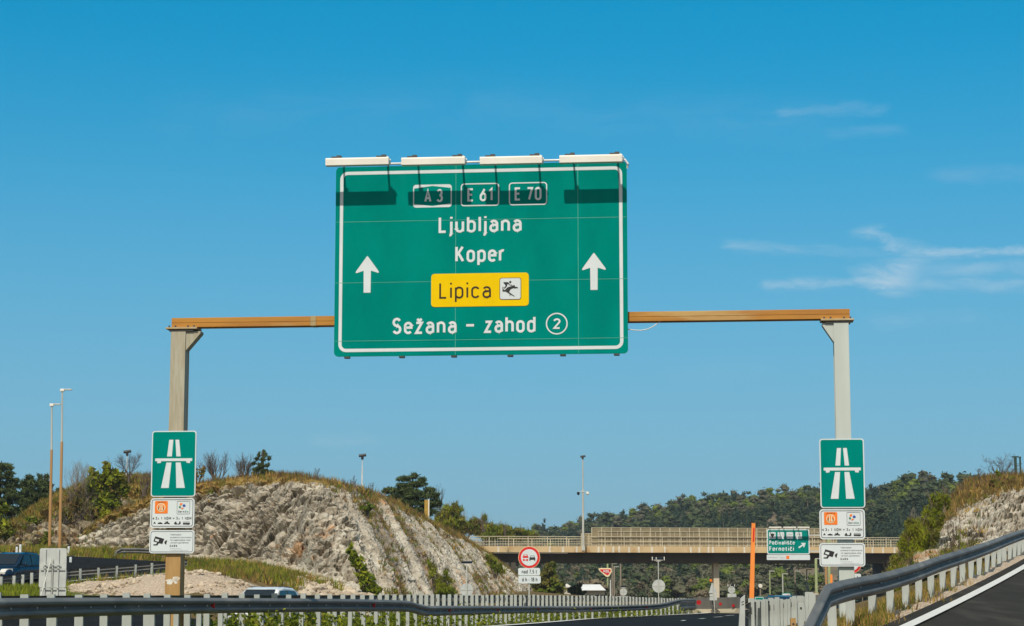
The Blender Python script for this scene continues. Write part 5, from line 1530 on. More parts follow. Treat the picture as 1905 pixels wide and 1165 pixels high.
def build_poles():
    lamp_pole('taller of the two lamp posts left of the gantry, rusty below and grey above', (116, 725.5), (111.5, 1020), 118, (115, 822), 134)
    lamp_pole('shorter of the two lamp posts left of the gantry, rusty below and grey above', (96.5, 753), (92.5, 1020), 121, (96, 837), 113)
    cam_pole('white pole with a dark camera head beside the bare tree on the left crest', 235, 840, 905, 150)
    cam_pole('white pole with a dark camera head on the rock crest left of the big pine', 673.5, 847, 912, 150)
    t, l = cam_pole('tall grey pole with dark camera head and two side cameras on the bridge edge', 1085, 849, 1022, 213.6, .10, 'pole', deep=.25)
    z = l.pix(1085, 917)[1]
    MB().tube([(-.55, -.1, z + .1), (.55, -.1, z + .1)], .04, 6).build('side_arm', M['pole'], t)
    for s, m in ((-1, 'cardark'), (1, 'lampwhite')):
        MB().tube([(s * .5, -.1, z + .1), (s * .5, -.1, z - .12), (s * .5, -.1, z - .26)], [.13, .17, .06], 10).build('side_camera', M[m], t)
    MB().box((0, -.16, l.pix(1085, 1020)[1]), (.34, .25, .5)).build('pole_foot', M['pole'], t)
    for k, (px, top, Y, m, r, words) in enumerate(((1139.5, 1049, 255, 'palebark', .10, 'tan lamp post directly right of the red triangle sign'), (1143, 1055, 270, 'palebark', .12, 'second tan lamp post right of the red triangle sign'),
                                            (1155, 1045, 262, 'palebark', .13, 'pale lamp post above the smallest round sign'), (1136, 1079, 240, 'whitepole', .09, 'short white post at the foot of the red triangle sign'),
                                            (1433, 1063, 240, 'greenpole', .09, 'thin grey-green lamp post below the left end of the exit sign'), (1457, 1068, 240, 'pole', .09, 'thin grey lamp post below the middle of the exit sign'),
                                            (1480, 1063, 235, 'palebark', .11, 'brownish lamp post below the exit sign'), (1502, 1060, 230, 'pole', .08, 'thin pale lamp post below the right end of the exit sign'),
                                            (1519.5, 1040, 205, 'greenpole', .17, 'thick pale green pole right of the exit sign'), (1538, 1042, 200, 'rustpole', .14, 'rusty pole close to the right gantry post'), (1415, 1090, 245, 'palebark', .10, 'short lamp post with a white globe right of the orange marker'))):
        l = Loc(px, base_at(px, Y), Y)
        t = thing('lamp_post', words, 'lamp post', l.p, 0, 'distant lamp posts beyond the bridge')
        z = l.pix(px, top)[1]
        MB().tube([(0, 0, -.5), (0, 0, z)], [r, r * .8], 8).build('pole', M[m], t)
        if k == 10: disc('globe', M['lampwhite'], t, (0, z), .24, -.2, .2, 14)
        elif k != 3: MB().box((.28, 0, z + .03), (.7, .16, .08)).build('lamp_head', M['pole'], t)
    for k, (px, y0, y1, Y, words) in enumerate(((131, 1036, 1056, 103, 'white delineator post on the gore beside the grey sign back'), (127.5, 1016, 1032, 114, 'white delineator post on the far verge right of the grey sign back'),
                                                (31, 1017, 1033, 113, 'shorter white delineator post seen above the blue car roof'), (37.5, 1012.5, 1033, 112, 'taller white delineator post seen above the blue car roof'))):
        l = Loc(px, y1, Y)
        t = thing('delineator', words, 'delineator post', l.p, 0, 'white delineator posts of the side road')
        z = l.pix(px, y0)[1]
        MB().box((0, 0, z / 2 - .3), (.12, .09, z + .6)).build('post_body', M['white'], t, bevel=.02)
        MB().box((0, 0, z + .03), (.122, .092, .08)).build('black_cap', M['black'], t)
        MB().box((.0, -.05, z - .18), (.045, .012, .14)).build('reflector', M['greyplate'], t)
    # green fence posts with netting at the right edge
    for k, (px, top, base) in enumerate(((1890.5, 850, 905), (1899.5, 851, 908))):
        l = Loc(px, base, 104)
        t = thing('fence_post', ('dark green fence post with a flat cap on the right skyline', 'thin dark green fence post at the right picture edge')[k], 'fence post', l.p, 0, 'green fence posts on the right skyline')
        z = l.pix(px, top)[1]
        MB().box((0, 0, z / 2 - .5), ((.13, .07)[k], .1, z + 1)).build('post_body', M['mesh_green'], t)
        MB().box((0, 0, z), ((.34, .1)[k], .12, .06)).build('cap', M['mesh_green'], t)


def build_far_buildings():
    # white-roofed hall
    l = Loc(1102, base_at(1102, 268), 268)
    t = thing('warehouse', 'low warehouse with a long white roof under the bridge', 'building', l.p)
    P = l.pix
    (a, z1), (b, _) = P(1073, 1098.5), P(1127, 1098.5)
    MB().box(((a + b) / 2, 4, z1 / 2 - 1), (b - a - .3, 8, z1 + 2)).build('wall', M['wallpale'], t)
    r0, r1 = P(1079, 1087.5), P(1119, 1087.5)
    MB().add([(a, -.6, z1), (b, -.6, z1), (b, 8.6, z1), (a, 8.6, z1), (r0[0], 4, r0[1]), (r1[0], 4, r1[1])], [(0, 1, 5, 4), (1, 2, 5), (2, 3, 4, 5), (3, 0, 4), (3, 2, 1, 0)]).build('roof', M['roofmetal'], t)
    for k in range(5): MB().box((a + (b - a) * (k + .6) / 5.2, -.02, z1 - .9), (.6, .04, .6)).build('window', M['carglass'], t)
    for px, w, ytop, ymid, Y, words in ((1055, 18, 1086, 1093, 266, 'small house with a pale roof left of the long white hall'), (1028, 12, 1103.5, 1106.5, 230, 'little white gabled hut left of the yellow goal frame')):
        l = Loc(px, base_at(px, Y), Y)
        t = thing('small_house', words, 'building', l.p)
        (a, z1), (b, _) = l.pix(px - w / 2, ymid), l.pix(px + w / 2, ymid); zt = l.pix(px, ytop)[1]
        MB().box((0, 1.5, z1 / 2 - .5), (b - a - .1, 3, z1 + 1)).build('wall', M['wallpale'], t)
        MB().prism([(a - .1, z1), (b + .1, z1), (0, zt)], lambda q: (q[0], -.2, q[1]), lambda q: (q[0], 3.2, q[1])).build('roof', M['roofmetal'], t)
    l = Loc(1042.5, base_at(1042, 215), 205)
    t = thing('goal_frame', 'yellowish rectangular portal frame left of the white hall', 'frame', l.p)
    (a, z), (b, _) = l.pix(1036.5, 1098), l.pix(1048.5, 1098)
    for x in (a, b): MB().box((x, 0, z / 2 - .3), (.14, .14, z + .6)).build('upright', M['rail'], t)
    MB().box(((a + b) / 2, 0, z + .06), (b - a + .14, .15, .12)).build('crossbar', M['rail'], t)


# ------------------------------------------------------------------ cars
def loft(secs):
    """closed loft through equal-length rings of points"""
    mb = MB(); n = len(secs[0])
    vs = [p for s in secs for p in s]
    fs = [(i * n + k, i * n + (k + 1) % n, (i + 1) * n + (k + 1) % n, (i + 1) * n + k) for i in range(len(secs) - 1) for k in range(n)]
    fs += [tuple(range(n)), tuple(range((len(secs) - 1) * n, len(secs) * n))]
    return mb.add(vs, fs)


def car(name, label, px, py, Y, heading, paint, group='cars on the roads', scale=1.0):
    p = at(px, py, Y)
    t = thing(name, label, 'car', (p.x, p.y, p.z), R(heading), group)
    t.scale = (scale,) * 3
    # body: x forward, from the rear bumper (-2.1) to the nose (2.15)
    st = [(-2.12, .42, .78, .62), (-2.05, .30, .98, .80), (-1.7, .25, 1.02, .88), (-.9, .24, .99, .90), (.3, .24, .97, .90), (.95, .24, .96, .89), (1.5, .26, .88, .86), (1.95, .30, .78, .78), (2.12, .38, .64, .62)]
    secs = []
    for x, zl, zh, w in st:
        m = (zl + zh) / 2
        secs.append([(x, y * w, z) for y, z in ((-.86, zl), (-.99, zl + .08), (-1, m), (-.97, zh - .07), (-.90, zh), (.90, zh), (.97, zh - .07), (1, m), (.99, zl + .08), (.86, zl))])
    b = loft(secs).build('body', M[paint], t, smooth=True)
    md = b.modifiers.new('smooth', 'SUBSURF'); md.levels = md.render_levels = 1
    g = [(-2.02, .96, .78, .96), (-1.72, 1.44, .70, 1.0), (-1.35, 1.55, .68, 1.0), (-.2, 1.60, .69, .98), (.35, 1.53, .69, .97), (1.22, .95, .80, .93)]
    secs = [[(x, -wb * .98, .90), (x, -w, max(z - .06, .91)), (x, -w * .88, max(z, .92)), (x, w * .88, max(z, .92)), (x, w, max(z - .06, .91)), (x, wb * .98, .90)] for x, z, w, wb in [(q[0], q[1], q[2], .82) for q in g]]
    loft(secs).build('cabin', M[paint], t, smooth=False)
    # windows a few mm outside the cabin
    def quad(nm, pts, off):
        v = [Vector(q) for q in pts]; nr = (v[1] - v[0]).cross(v[-1] - v[0]).normalized()
        if nr.dot(sum(v, Vector()) / len(v) - Vector((-.3, 0, 1.1))) < 0: nr = -nr
        MB().prism([(k, 0) for k in range(len(v))], lambda q: v[int(q[0])] + nr * off, lambda q: v[int(q[0])] - nr * .004) if False else None
        mb = MB().add([q + nr * off for q in v] + [q - nr * .01 for q in v], [tuple(range(len(v)))] + [(k, (k + 1) % len(v), len(v) + (k + 1) % len(v), len(v) + k) for k in range(len(v))])
        return mb.build(nm, M['carglass'], t)
    quad('windscreen', [(1.12, -.68, 1.01), (1.12, .68, 1.01), (.42, .58, 1.49), (.42, -.58, 1.49)], .03)
    quad('rear_window', [(-1.99, -.64, 1.02), (-1.99, .64, 1.02), (-1.74, .58, 1.40), (-1.74, -.58, 1.40)], .03)
    for s in (-1, 1):
        y0, y1 = s * .835, s * .72
        quad('side_window', [(.86, y0, 1.0), (.28, y1, 1.46), (-.28, y1, 1.48), (-.30, y0, 1.0)], .012)
        quad('side_window', [(-.38, y0, 1.0), (-.36, y1, 1.48), (-1.28, y1, 1.44), (-1.62, y0, 1.02)], .012)
        hl = MB().prism([(1.62, .70), (2.06, .56), (2.08, .66), (1.85, .80), (1.66, .82)], lambda q: (q[0], s * (.82 if q[0] < 1.8 else .62), q[1]), lambda q: (q[0] + .03, s * (.86 if q[0] < 1.8 else .60) * .62, q[1])).build('headlight', M['lampglass'], t)
        MB().box((-2.09, s * .62, .84), (.06, .22, .16)).build('tail_light', M['redglass'], t, bevel=.02)
        MB().box((.72, s * .96, 1.03), (.14, .20, .13)).build('wing_mirror', M[paint], t, bevel=.03)
        for x in (-1.32, 1.32):
            w = MB().tube([(x, s * .70, .32), (x, s * .895, .32)], .32, 20).build('wheel', M['tyre'], t)
            MB().tube([(x, s * .89, .32), (x, s * .905, .32)], .21, 14).build('rim', M['rim'], w)
        MB().tube([(-1.3, s * .56, 1.585), (.1, s * .56, 1.62)], .018, 6).build('roof_rail', M['darksteel'], t)
    MB().box((2.10, 0, .50), (.08, 1.0, .14)).build('grille', M['black'], t, bevel=.02)
    MB().box((2.135, 0, .46), (.03, .5, .1)).build('number_plate', M['white'], t)
    MB().box((-2.13, 0, .62), (.03, .5, .1)).build('number_plate', M['white'], t)
    return t


def build_cars():
    car('parked_car', 'dark blue estate car coming round the side road on the left', 22, 1091, 95, -102, 'carblue')
    car('passing_car', 'white car whose roof shows above the guard rail posts', 492, 1172, 76, -104, 'carwhite')
    car('distant_car', 'dark blue car roof behind the row of pale posts under the small white sign', 1452, 1168, 100, 95, 'cardark')
    car('distant_car', 'grey-white car roof behind the pale posts right of the small white sign', 1488, 1170, 106, 97, 'carwhite')


build_signs()
build_poles()
build_far_buildings()
build_cars()

# ------------------------------------------------------------------ plants
LEAF = dict(
    green=leafmat('leaf_fresh_green', (.165, .215, .024), (.100, .140, .018), .35),
    bright=leafmat('leaf_yellow_green', (.32, .34, .03), (.21, .245, .024), .35),
    olive=leafmat('leaf_olive', (.22, .195, .045), (.14, .135, .034), .3),
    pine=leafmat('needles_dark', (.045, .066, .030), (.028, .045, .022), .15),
    pine2=leafmat('needles_lit_tone', (.115, .145, .050), (.070, .095, .036), .15),  # paler needles: sunlit look put into the colour, scattered at random
    brown=leafmat('dry_brown', (.23, .145, .06), (.14, .09, .042), .2),
    grey=leafmat('bare_grey_twigs', (.16, .135, .11), (.11, .095, .08), .1),
    ochre=leafmat('dry_ochre', (.48, .32, .09), (.34, .21, .06), .2),
    bluegreen=leafmat('forest_dark', (.044, .068, .046), (.030, .048, .034), .15, .35),
    forest2=leafmat('forest_mid', (.088, .108, .052), (.058, .076, .040), .15, .35),
    forest3=leafmat('forest_grey', (.130, .128, .080), (.092, .094, .060), .15, .35),
    spring=leafmat('forest_spring', (.17, .21, .045), (.12, .155, .035), .25, .35),
    tan=leafmat('forest_tan', (.19, .155, .10), (.13, .11, .075), .1, .35),
)


def quads(C, size, rng, aspect=.55, up=0.0):
    """leaf-sized diamonds at the points C with random turns"""
    n = len(C)
    a = rng.normal(size=(n, 3)); a[:, 2] += up
    a /= np.linalg.norm(a, axis=1)[:, None]
    b = np.cross(a, rng.normal(size=(n, 3))); b /= np.linalg.norm(b, axis=1)[:, None]
    s = (np.asarray(size) * rng.uniform(.6, 1.35, n))[:, None]
    V = np.stack([C - a * s, C + b * s * aspect, C + a * s, C - b * s * aspect], 1).reshape(-1, 3)
    return V, np.arange(4 * n).reshape(n, 4)


def blob_points(blobs, per, rng, shell=2.4):
    out = []
    for x, y, z, rx, ry, rz in blobs:
        n = max(6, int(per * (rx * ry + rx * rz + ry * rz) / 3))
        d = rng.normal(size=(n, 3)); d /= np.linalg.norm(d, axis=1)[:, None]
        r = rng.uniform(.05, 1, n) ** (1 / shell)
        out.append(d * r[:, None] * np.array([rx, ry, rz]) + np.array([x, y, z]))
    return np.concatenate(out)


def clumpy(blobs, k, rng, f=.42):
    """break each blob into k smaller clumps"""
    out = []
    for x, y, z, rx, ry, rz in blobs:
        for _ in range(k):
            d = rng.normal(size=3); d /= np.linalg.norm(d)
            r = rng.uniform(.35, 1.0)
            s = f * rng.uniform(.6, 1.3)
            out.append((x + d[0] * rx * r, y + d[1] * ry * r, z + d[2] * rz * r, rx * s, ry * s, rz * s))
    return out


def crown_mesh(name, parent, blobs, per, size, mats, rng, k=9, f=.42, aspect=.55, shell=2.4, up=0.0):
    per, size, f = per * 1.6, size * 1.12, f * 1.12
    B = clumpy(blobs, k, rng, f)
    P = blob_points(B, per, rng, shell)
    V, Fq = quads(P, size, rng, aspect, up)
    # whole clumps share a tint
    lens = [max(6, int(per * (b[3] * b[4] + b[3] * b[5] + b[4] * b[5]) / 3)) for b in B]
    mi = np.concatenate([np.where(rng.random(l) < .7, rng.integers(0, len(mats)), rng.integers(0, len(mats), l)) for l in lens])
    return np_obj(name, V, Fq, [LEAF[m] for m in mats], parent, mi)


def branches(mb, p, d, ln, r, depth, rnd, spread=.55, up=.25, n=3, mi=0):
    """recursive bare branches"""
    q = p; pts = [p]; rad = [r]
    for s in range(3):
        d = (d + Vector((rnd.gauss(0, .14), rnd.gauss(0, .14), rnd.gauss(0, .10) + up * .12))).normalized()
        q = q + d * ln / 3; pts.append(q); rad.append(max(r * (1 - .22 * (s + 1)), .004))
    mb.tube(pts, rad, 4 if depth < 2 else 5, cap=False, mi=mi)
    if depth == 0: return
    for k in range(n):
        i = rnd.choice((1, 2, 3, 3))
        dd = (d + Vector((rnd.gauss(0, spread), rnd.gauss(0, spread), rnd.gauss(0, spread * .6) + up))).normalized()
        branches(mb, pts[i], dd, ln * rnd.uniform(.55, .8), max(rad[i] * .62, .004), depth - 1, rnd, spread, up, n, mi)


class Px:
    """helper for plants placed by the photograph: blobs given in photo pixels around a base"""
    def __init__(s, px, py, Y): s.px, s.py, s.Y, s.p, s.k = px, py, Y, at(px, py, Y), Y / F
    def blob(s, cx, cy, rx, ry, dep=1.0, dy=0.0):
        return ((cx - s.px) * s.k, dy, (s.py - cy) * s.k, rx * s.k, rx * s.k * dep, ry * s.k)


def bush(name, label, cat, px, py, Y, blobs, mats, per=260, size=.10, seed=1, k=9, f=.42, group=None, stem=True, stem_m='bark', twigs=0, wisp=False):
    rng = np.random.default_rng(seed); rnd = random.Random(seed)
    h = Px(px, py, Y)
    t = thing(name, label, cat, h.p, 0, group)
    bl = [h.blob(*b) for b in blobs]
    if wisp: crown_mesh('foliage', t, bl, per, size, mats, rng, k, f, .16, 1.6, 1.5)
    else: crown_mesh('foliage', t, bl, per, size, mats, rng, k, f)
    if stem:
        mb = MB()
        for b in bl:
            mb.tube([(b[0] * .15, 0, -.4), (b[0] * .6 + rnd.uniform(-.1, .1), b[1] * .6, b[2] * .5), (b[0], b[1], b[2])], [.06, .045, .015], 6)
        for _ in range(twigs):
            b = rnd.choice(bl)
            branches(mb, Vector((b[0] + rnd.uniform(-.7, .7) * b[3], b[1], b[2])), Vector((rnd.uniform(-.5, .5), rnd.uniform(-.3, .3), 1)), b[5] * rnd.uniform(.7, 1.2), .018, 2, rnd, .4, .3)
        mb.build('stems', M[stem_m], t)
    return t


def bare(name, label, px, py, Y, h_px, seed, stems=1, spread=.5, up=.25, depth=4, n=3, mat='twig', group='bare shrubs and trees on the crests', r=.05, lean=0, fan=.5):
    rnd = random.Random(seed)
    h = Px(px, py, Y)
    t = thing(name, label, 'bare tree' if stems < 3 else 'bare shrub', h.p, 0, group)
    mb = MB(); mt = MB(); H = h_px * h.k
    for s in range(stems):
        d = Vector((lean + (rnd.uniform(-fan, fan) if stems > 1 else 0), rnd.uniform(-.25, .25), 1)).normalized()
        p0 = Vector((rnd.uniform(-.15, .15) * (stems > 1), 0, -.3))
        p1 = p0 + d * (H * .3 + .3)
        mt.tube([p0, (p0 + p1) / 2 + Vector((rnd.uniform(-.04, .04), 0, 0)), p1], [r * 1.3, r * 1.1, r], 6)
        for k in range(n):
            dd = (d + Vector((rnd.gauss(0, spread * .8), rnd.gauss(0, spread * .7), up))).normalized()
            branches(mb, p0.lerp(p1, rnd.uniform(.55, 1)), dd, H * rnd.uniform(.26, .36), r * .62, depth - 1, rnd, spread, up, n)
    mt.build('trunk', M[mat], t); mb.build('branches', M[mat], t)
    return t


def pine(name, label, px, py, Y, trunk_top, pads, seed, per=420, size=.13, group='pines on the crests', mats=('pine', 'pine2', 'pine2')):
    """pine with needle pads on limbs; pads in photo pixels: (cx, cy, rx, ry)"""
    rng = np.random.default_rng(seed); rnd = random.Random(seed)
    h = Px(px, py, Y)
    t = thing(name, label, 'pine tree', h.p, 0, group)
    top = ((trunk_top[0] - px) * h.k, (py - trunk_top[1]) * h.k)
    mb = MB().tube([(0, 0, -.5), (top[0] * .4, 0, top[1] * .45), (top[0], 0, top[1])], [.16, .12, .03], 8)
    bl = []
    for cx, cy, rx, ry in pads:
        for dyy in ((0,) if rx < 7 else (-.5, .5)):
            b = h.blob(cx, cy, rx, ry, 1.0, dyy * rx * h.k * 1.2 + rnd.uniform(-.2, .2))
            bl.append(b)
            z0 = max(.2, b[2] - abs(b[0]) * .35)
            mb.tube([(top[0] * min(1, z0 / max(top[1], .1)), 0, z0), (b[0] * .6, b[1] * .6, (z0 + b[2]) / 2), (b[0], b[1], b[2])], [.045, .03, .012], 5)
    mb.build('trunk', M['bark'], t)
    B = clumpy(bl, 16, rng, .50)
    P = blob_points(B, per * 1.6, rng, 1.6)
    V, Fq = quads(P, size, rng, .16, up=.5)
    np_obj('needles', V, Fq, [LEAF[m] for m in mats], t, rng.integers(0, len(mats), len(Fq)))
    return t


def build_plants():
    # pines
    pine('pine_tree', 'wide dark pine on the crest of the striped rock face beside the ochre board', 765, 955, 156, (768, 882),
         [(770, 886, 9, 5), (752, 892, 12, 4), (785, 893, 8, 5), (775, 902, 16, 5), (748, 905, 13, 4), (728, 913, 14, 4), (800, 912, 10, 5), (760, 915, 22, 6), (782, 923, 22, 6), (740, 925, 20, 5), (718, 915, 8, 3),
          (806, 922, 10, 6), (770, 936, 26, 7), (798, 938, 14, 8), (748, 940, 16, 6), (812, 936, 8, 8), (786, 952, 22, 8), (760, 950, 18, 6)], 21, 300, .20)
    pine('pine_tree', 'small young pine with upturned branches on the top of the rock', 487, 892, 126, (488, 838),
         [(488, 842, 2.2, 6), (481, 846, 2.4, 6), (494, 846, 2.4, 6), (476, 853, 4, 3.5), (488, 855, 6, 4), (500, 853, 4, 4), (472, 862, 5, 3), (485, 866, 8, 4), (498, 866, 5, 4), (477, 874, 8, 4), (493, 877, 9, 4), (505, 880, 7, 4), (512, 883, 5, 3), (488, 885, 10, 4), (472, 882, 6, 4)], 22, 700, .13)
    pine('pine_tree', 'tall layered pine cut off by the left picture edge', -4, 1000, 152, (-2, 858),
         [(0, 866, 12, 4), (12, 872, 8, 3), (-6, 876, 14, 4), (14, 881, 10, 3.5), (2, 888, 16, 4), (18, 892, 10, 4), (-8, 900, 18, 5), (16, 905, 12, 5), (26, 897, 5, 4), (2, 915, 22, 6), (18, 925, 16, 7), (-4, 935, 24, 8), (10, 950, 22, 9), (0, 968, 24, 10)], 23, 260, .2)
    pine('pine_tree', 'rounded dark pine between the left edge pine and the lamp posts', 50, 985, 158, (52, 884),
         [(52, 889, 8, 5), (45, 898, 9, 5), (60, 900, 9, 5), (38, 905, 8, 5), (52, 911, 14, 6), (40, 922, 14, 7), (62, 921, 12, 7), (48, 936, 22, 9), (36, 950, 16, 9), (56, 956, 22, 10), (42, 970, 22, 10)], 24, 260, .2)
    pine('pine_tree', 'dark pine just left of the lamp posts with a forked top', 78, 975, 160, (80, 884),
         [(71, 887, 6, 4), (84, 887, 6, 5), (78, 896, 10, 5), (70, 903, 8, 5), (88, 903, 8, 6), (80, 913, 14, 7), (70, 924, 12, 8), (90, 926, 12, 8), (80, 940, 20, 9), (96, 948, 14, 8), (74, 958, 18, 9)], 25, 260, .2)
    pine('pine_tree', 'small dark pine top right of the lamp posts behind bare shrubs', 110, 960, 162, (112, 908), [(112, 914, 8, 5), (104, 922, 10, 6), (120, 924, 10, 6), (112, 934, 16, 8), (108, 948, 18, 8)], 26, 260, .2)
    # leafy bushes
    G = 'leafy bushes by the rocks'
    bush('leafy_tree', 'bright green leafy tree on the left hillside behind the lamp posts', 'tree', 192, 1000, 138,
         [(180, 900, 20, 22), (205, 895, 18, 20), (196, 875, 9, 14), (170, 885, 9, 12), (215, 905, 14, 16), (225, 895, 9, 14), (178, 925, 24, 22), (205, 930, 20, 20), (190, 955, 24, 20), (170, 962, 18, 16), (215, 950, 12, 14), (228, 912, 10, 12), (160, 915, 10, 14), (185, 980, 22, 14)],
         ('green', 'bright', 'bright', 'olive'), 330, .16, 31, 10, .4, G, twigs=14)
    bush('shrub', 'brown twiggy undergrowth between the lamp posts and the leafy tree', 'shrub', 140, 1010, 137, [(135, 935, 16, 22), (150, 950, 16, 26), (130, 965, 18, 22), (155, 985, 18, 18), (145, 915, 10, 16), (165, 960, 12, 20)], ('brown', 'olive', 'grey', 'olive'), 260, .22, 32, 9, .5, G, stem_m='palebark', twigs=50, wisp=True)
    bush('shrub', 'dark green shrub at the foot of the rocky hill behind the grey sign back', 'shrub', 88, 1028, 127, [(80, 1008, 13, 12), (92, 1000, 9, 10), (86, 1018, 14, 8)], ('green', 'olive'), 320, .13, 33, 9, .4, G)
    bush('shrub', 'green shrub halfway up the rocky hill left of the lamp posts', 'shrub', 62, 985, 135, [(58, 972, 13, 10), (70, 968, 8, 7), (50, 980, 10, 7)], ('green', 'olive'), 320, .13, 34, 9, .4, G)
    bush('shrub', 'tall mixed green hedge at the left picture edge above the blue car', 'shrub', 2, 1020, 133, [(-4, 955, 14, 20), (8, 985, 16, 22), (-6, 1000, 18, 16), (14, 1005, 10, 12), (6, 948, 8, 10)], ('green', 'bright', 'olive'), 260, .15, 35, 10, .4, G)
    bush('shrub', 'pale olive bush beside the right edge of the left motorway sign', 'shrub', 366, 895, 129, [(368, 880, 10, 10), (376, 874, 6, 8), (360, 884, 8, 8)], ('olive', 'ochre', 'grey'), 260, .10, 36, 9, .4, G, twigs=10)
    bush('shrub', 'yellow-green bush at the foot of the small young pine', 'shrub', 492, 893, 124, [(488, 888, 9, 4.5), (498, 890, 7, 3.5)], ('bright', 'green'), 420, .09, 37, 8, .4, G)
    bush('shrub', 'round dark green bush near the top of the striped rock face', 'shrub', 683, 952, 117, [(683, 942, 12, 8), (690, 945, 8, 7), (676, 946, 7, 5)], ('green', 'pine2'), 520, .09, 38, 9, .4, G)
    bush('shrub', 'long bright green bush filling the gully in the rock face', 'shrub', 690, 1112, 97, [(651, 1026, 6, 10), (656, 1038, 9, 11), (663, 1050, 12, 11), (671, 1062, 14, 13), (680, 1074, 15, 13), (688, 1086, 16, 13), (694, 1098, 15, 11), (698, 1107, 12, 7)], ('bright', 'green', 'bright'), 420, .11, 39, 9, .42, G)
    bush('shrub', 'sparse olive bush at the foot of the rock face behind the post row', 'shrub', 812, 1114, 110, [(806, 1060, 9, 14), (814, 1074, 14, 15), (826, 1086, 18, 15), (818, 1100, 20, 11), (838, 1102, 14, 8), (798, 1048, 5, 9), (832, 1068, 10, 12)], ('olive', 'green', 'bright'), 900, .10, 40, 9, .46, G, twigs=18, wisp=True)
    bush('shrub', 'thin yellowish weeds at the foot of the gully bush', 'shrub', 733, 1114, 100, [(730, 1098, 13, 10), (742, 1104, 10, 7), (722, 1106, 8, 6)], ('olive', 'ochre', 'bright'), 360, .12, 41, 8, .42, G, twigs=8, wisp=True)
    bush('shrub', 'dark green bush hanging on the slope right of the dark lamp box sign', 'shrub', 922, 1066, 146, [(915, 1044, 9, 9), (924, 1053, 11, 9), (931, 1060, 9, 6), (908, 1038, 5, 6)], ('green', 'olive', 'bright'), 420, .2, 42, 9, .46, G, wisp=True)
    bush('shrub', 'olive bushes behind the no overtaking sign by the bridge abutment', 'shrub', 1022, 1112, 200, [(1020, 1068, 16, 18), (1008, 1084, 18, 16), (1030, 1092, 18, 14), (1014, 1100, 22, 10), (1038, 1104, 14, 7), (1026, 1056, 8, 9)], ('olive', 'green', 'olive'), 120, .22, 43, 10, .42, G)
    bush('shrub', 'dark green bush right of the yellow goal frame', 'shrub', 1074, 1112, 225, [(1073, 1092, 8, 10), (1068, 1100, 11, 8), (1080, 1104, 10, 6)], ('green', 'olive', 'forest2'), 130, .2, 44, 9, .42, G)
    for k, (px, py, bl, mats, words) in enumerate(((830, 990, [(822, 960, 14, 12), (842, 958, 18, 14), (826, 976, 18, 10), (850, 972, 16, 12), (812, 970, 10, 10), (845, 945, 8, 8)], ('olive', 'olive', 'green', 'bright'), 'grey-green thicket directly right of the ochre board'),
                                                   (868, 995, [(860, 974, 16, 11), (880, 975, 16, 10), (852, 968, 12, 9), (868, 988, 20, 8), (886, 984, 14, 8)], ('olive', 'olive', 'brown', 'green'), 'brownish thicket on the slope above the bridge end'),
                                                   (905, 1005, [(895, 982, 16, 11), (914, 984, 16, 10), (930, 987, 14, 9), (905, 996, 24, 8), (900, 968, 5, 10)], ('olive', 'olive', 'green', 'bright'), 'olive thicket above the left bridge railing end'),
                                                   (950, 1010, [(940, 989, 14, 9), (960, 990, 16, 8), (978, 994, 14, 7), (950, 1000, 26, 7), (990, 998, 14, 6)], ('olive', 'olive', 'green', 'bright'), 'low green thicket behind the left bridge railing'))):
        bush('thicket', words, 'thicket', px, py, 190 + 16 * k, bl, mats, 260, .26, 50 + k, 10, .5, 'thickets above the bridge end', twigs=24, stem_m='palebark', wisp=True)
    # right-hand bushes
    bush('shrub', 'tall olive-green bush right of the right gantry post signs', 'shrub', 1705, 1075, 84,
         [(1712, 1000, 16, 26), (1730, 968, 16, 26), (1748, 945, 10, 20), (1700, 1030, 22, 22), (1725, 1020, 18, 28), (1680, 1048, 18, 16), (1745, 985, 12, 24), (1738, 936, 7, 14), (1755, 962, 8, 18), (1690, 1015, 14, 18), (1668, 1062, 16, 14), (1720, 1045, 24, 20), (1655, 1070, 14, 12), (1762, 935, 9, 14), (1700, 985, 14, 18)], ('olive', 'bright', 'bright', 'olive', 'green'), 1500, .085, 61, 14, .5, G, twigs=40, stem_m='palebark', wisp=True)
    bush('shrub', 'olive-green low bush behind the ramp rail below the tall bush', 'shrub', 1672, 1105, 58, [(1655, 1078, 18, 15), (1682, 1068, 20, 16), (1705, 1060, 16, 14), (1640, 1090, 12, 12), (1668, 1092, 22, 12)], ('olive', 'bright', 'green', 'bright'), 2200, .055, 62, 11, .46, G, twigs=14, wisp=True)
    bush('shrub', 'thin green weeds against the pale rock behind the ramp rail', 'shrub', 1792, 1050, 74, [(1770, 1018, 10, 22), (1785, 1005, 9, 24), (1800, 1018, 12, 18), (1815, 1008, 8, 16), (1755, 1035, 12, 12)], ('green', 'olive', 'bright'), 700, .06, 63, 9, .4, G, twigs=18, wisp=True)
    bush('shrub', 'brown dry bush on the crest of the right-hand rock', 'shrub', 1825, 925, 97, [(1812, 918, 10, 9), (1832, 908, 13, 9), (1852, 900, 12, 8), (1798, 932, 9, 8), (1872, 898, 10, 7)], ('brown', 'olive', 'ochre'), 240, .10, 64, 10, .42, G, twigs=10)
    bush('shrub', 'green tuft under the bare tree on the right crest', 'shrub', 1858, 892, 99, [(1857, 882, 4, 8), (1862, 887, 6, 5), (1880, 890, 8, 5)], ('green', 'bright'), 420, .09, 65, 8, .42, G)
    # bare trees and shrubs
    bare('bare_tree', 'slim bare tree beside the white pole on the left crest', 240, 908, 148, 70, 71, 1, .42, .3, 4, 5, 'twig', r=.085)
    bare('bare_shrub', 'fan-shaped bare shrub right of the left motorway sign', 404, 898, 127, 62, 72, 9, .28, .45, 3, 4, 'twig', r=.04, fan=.55)
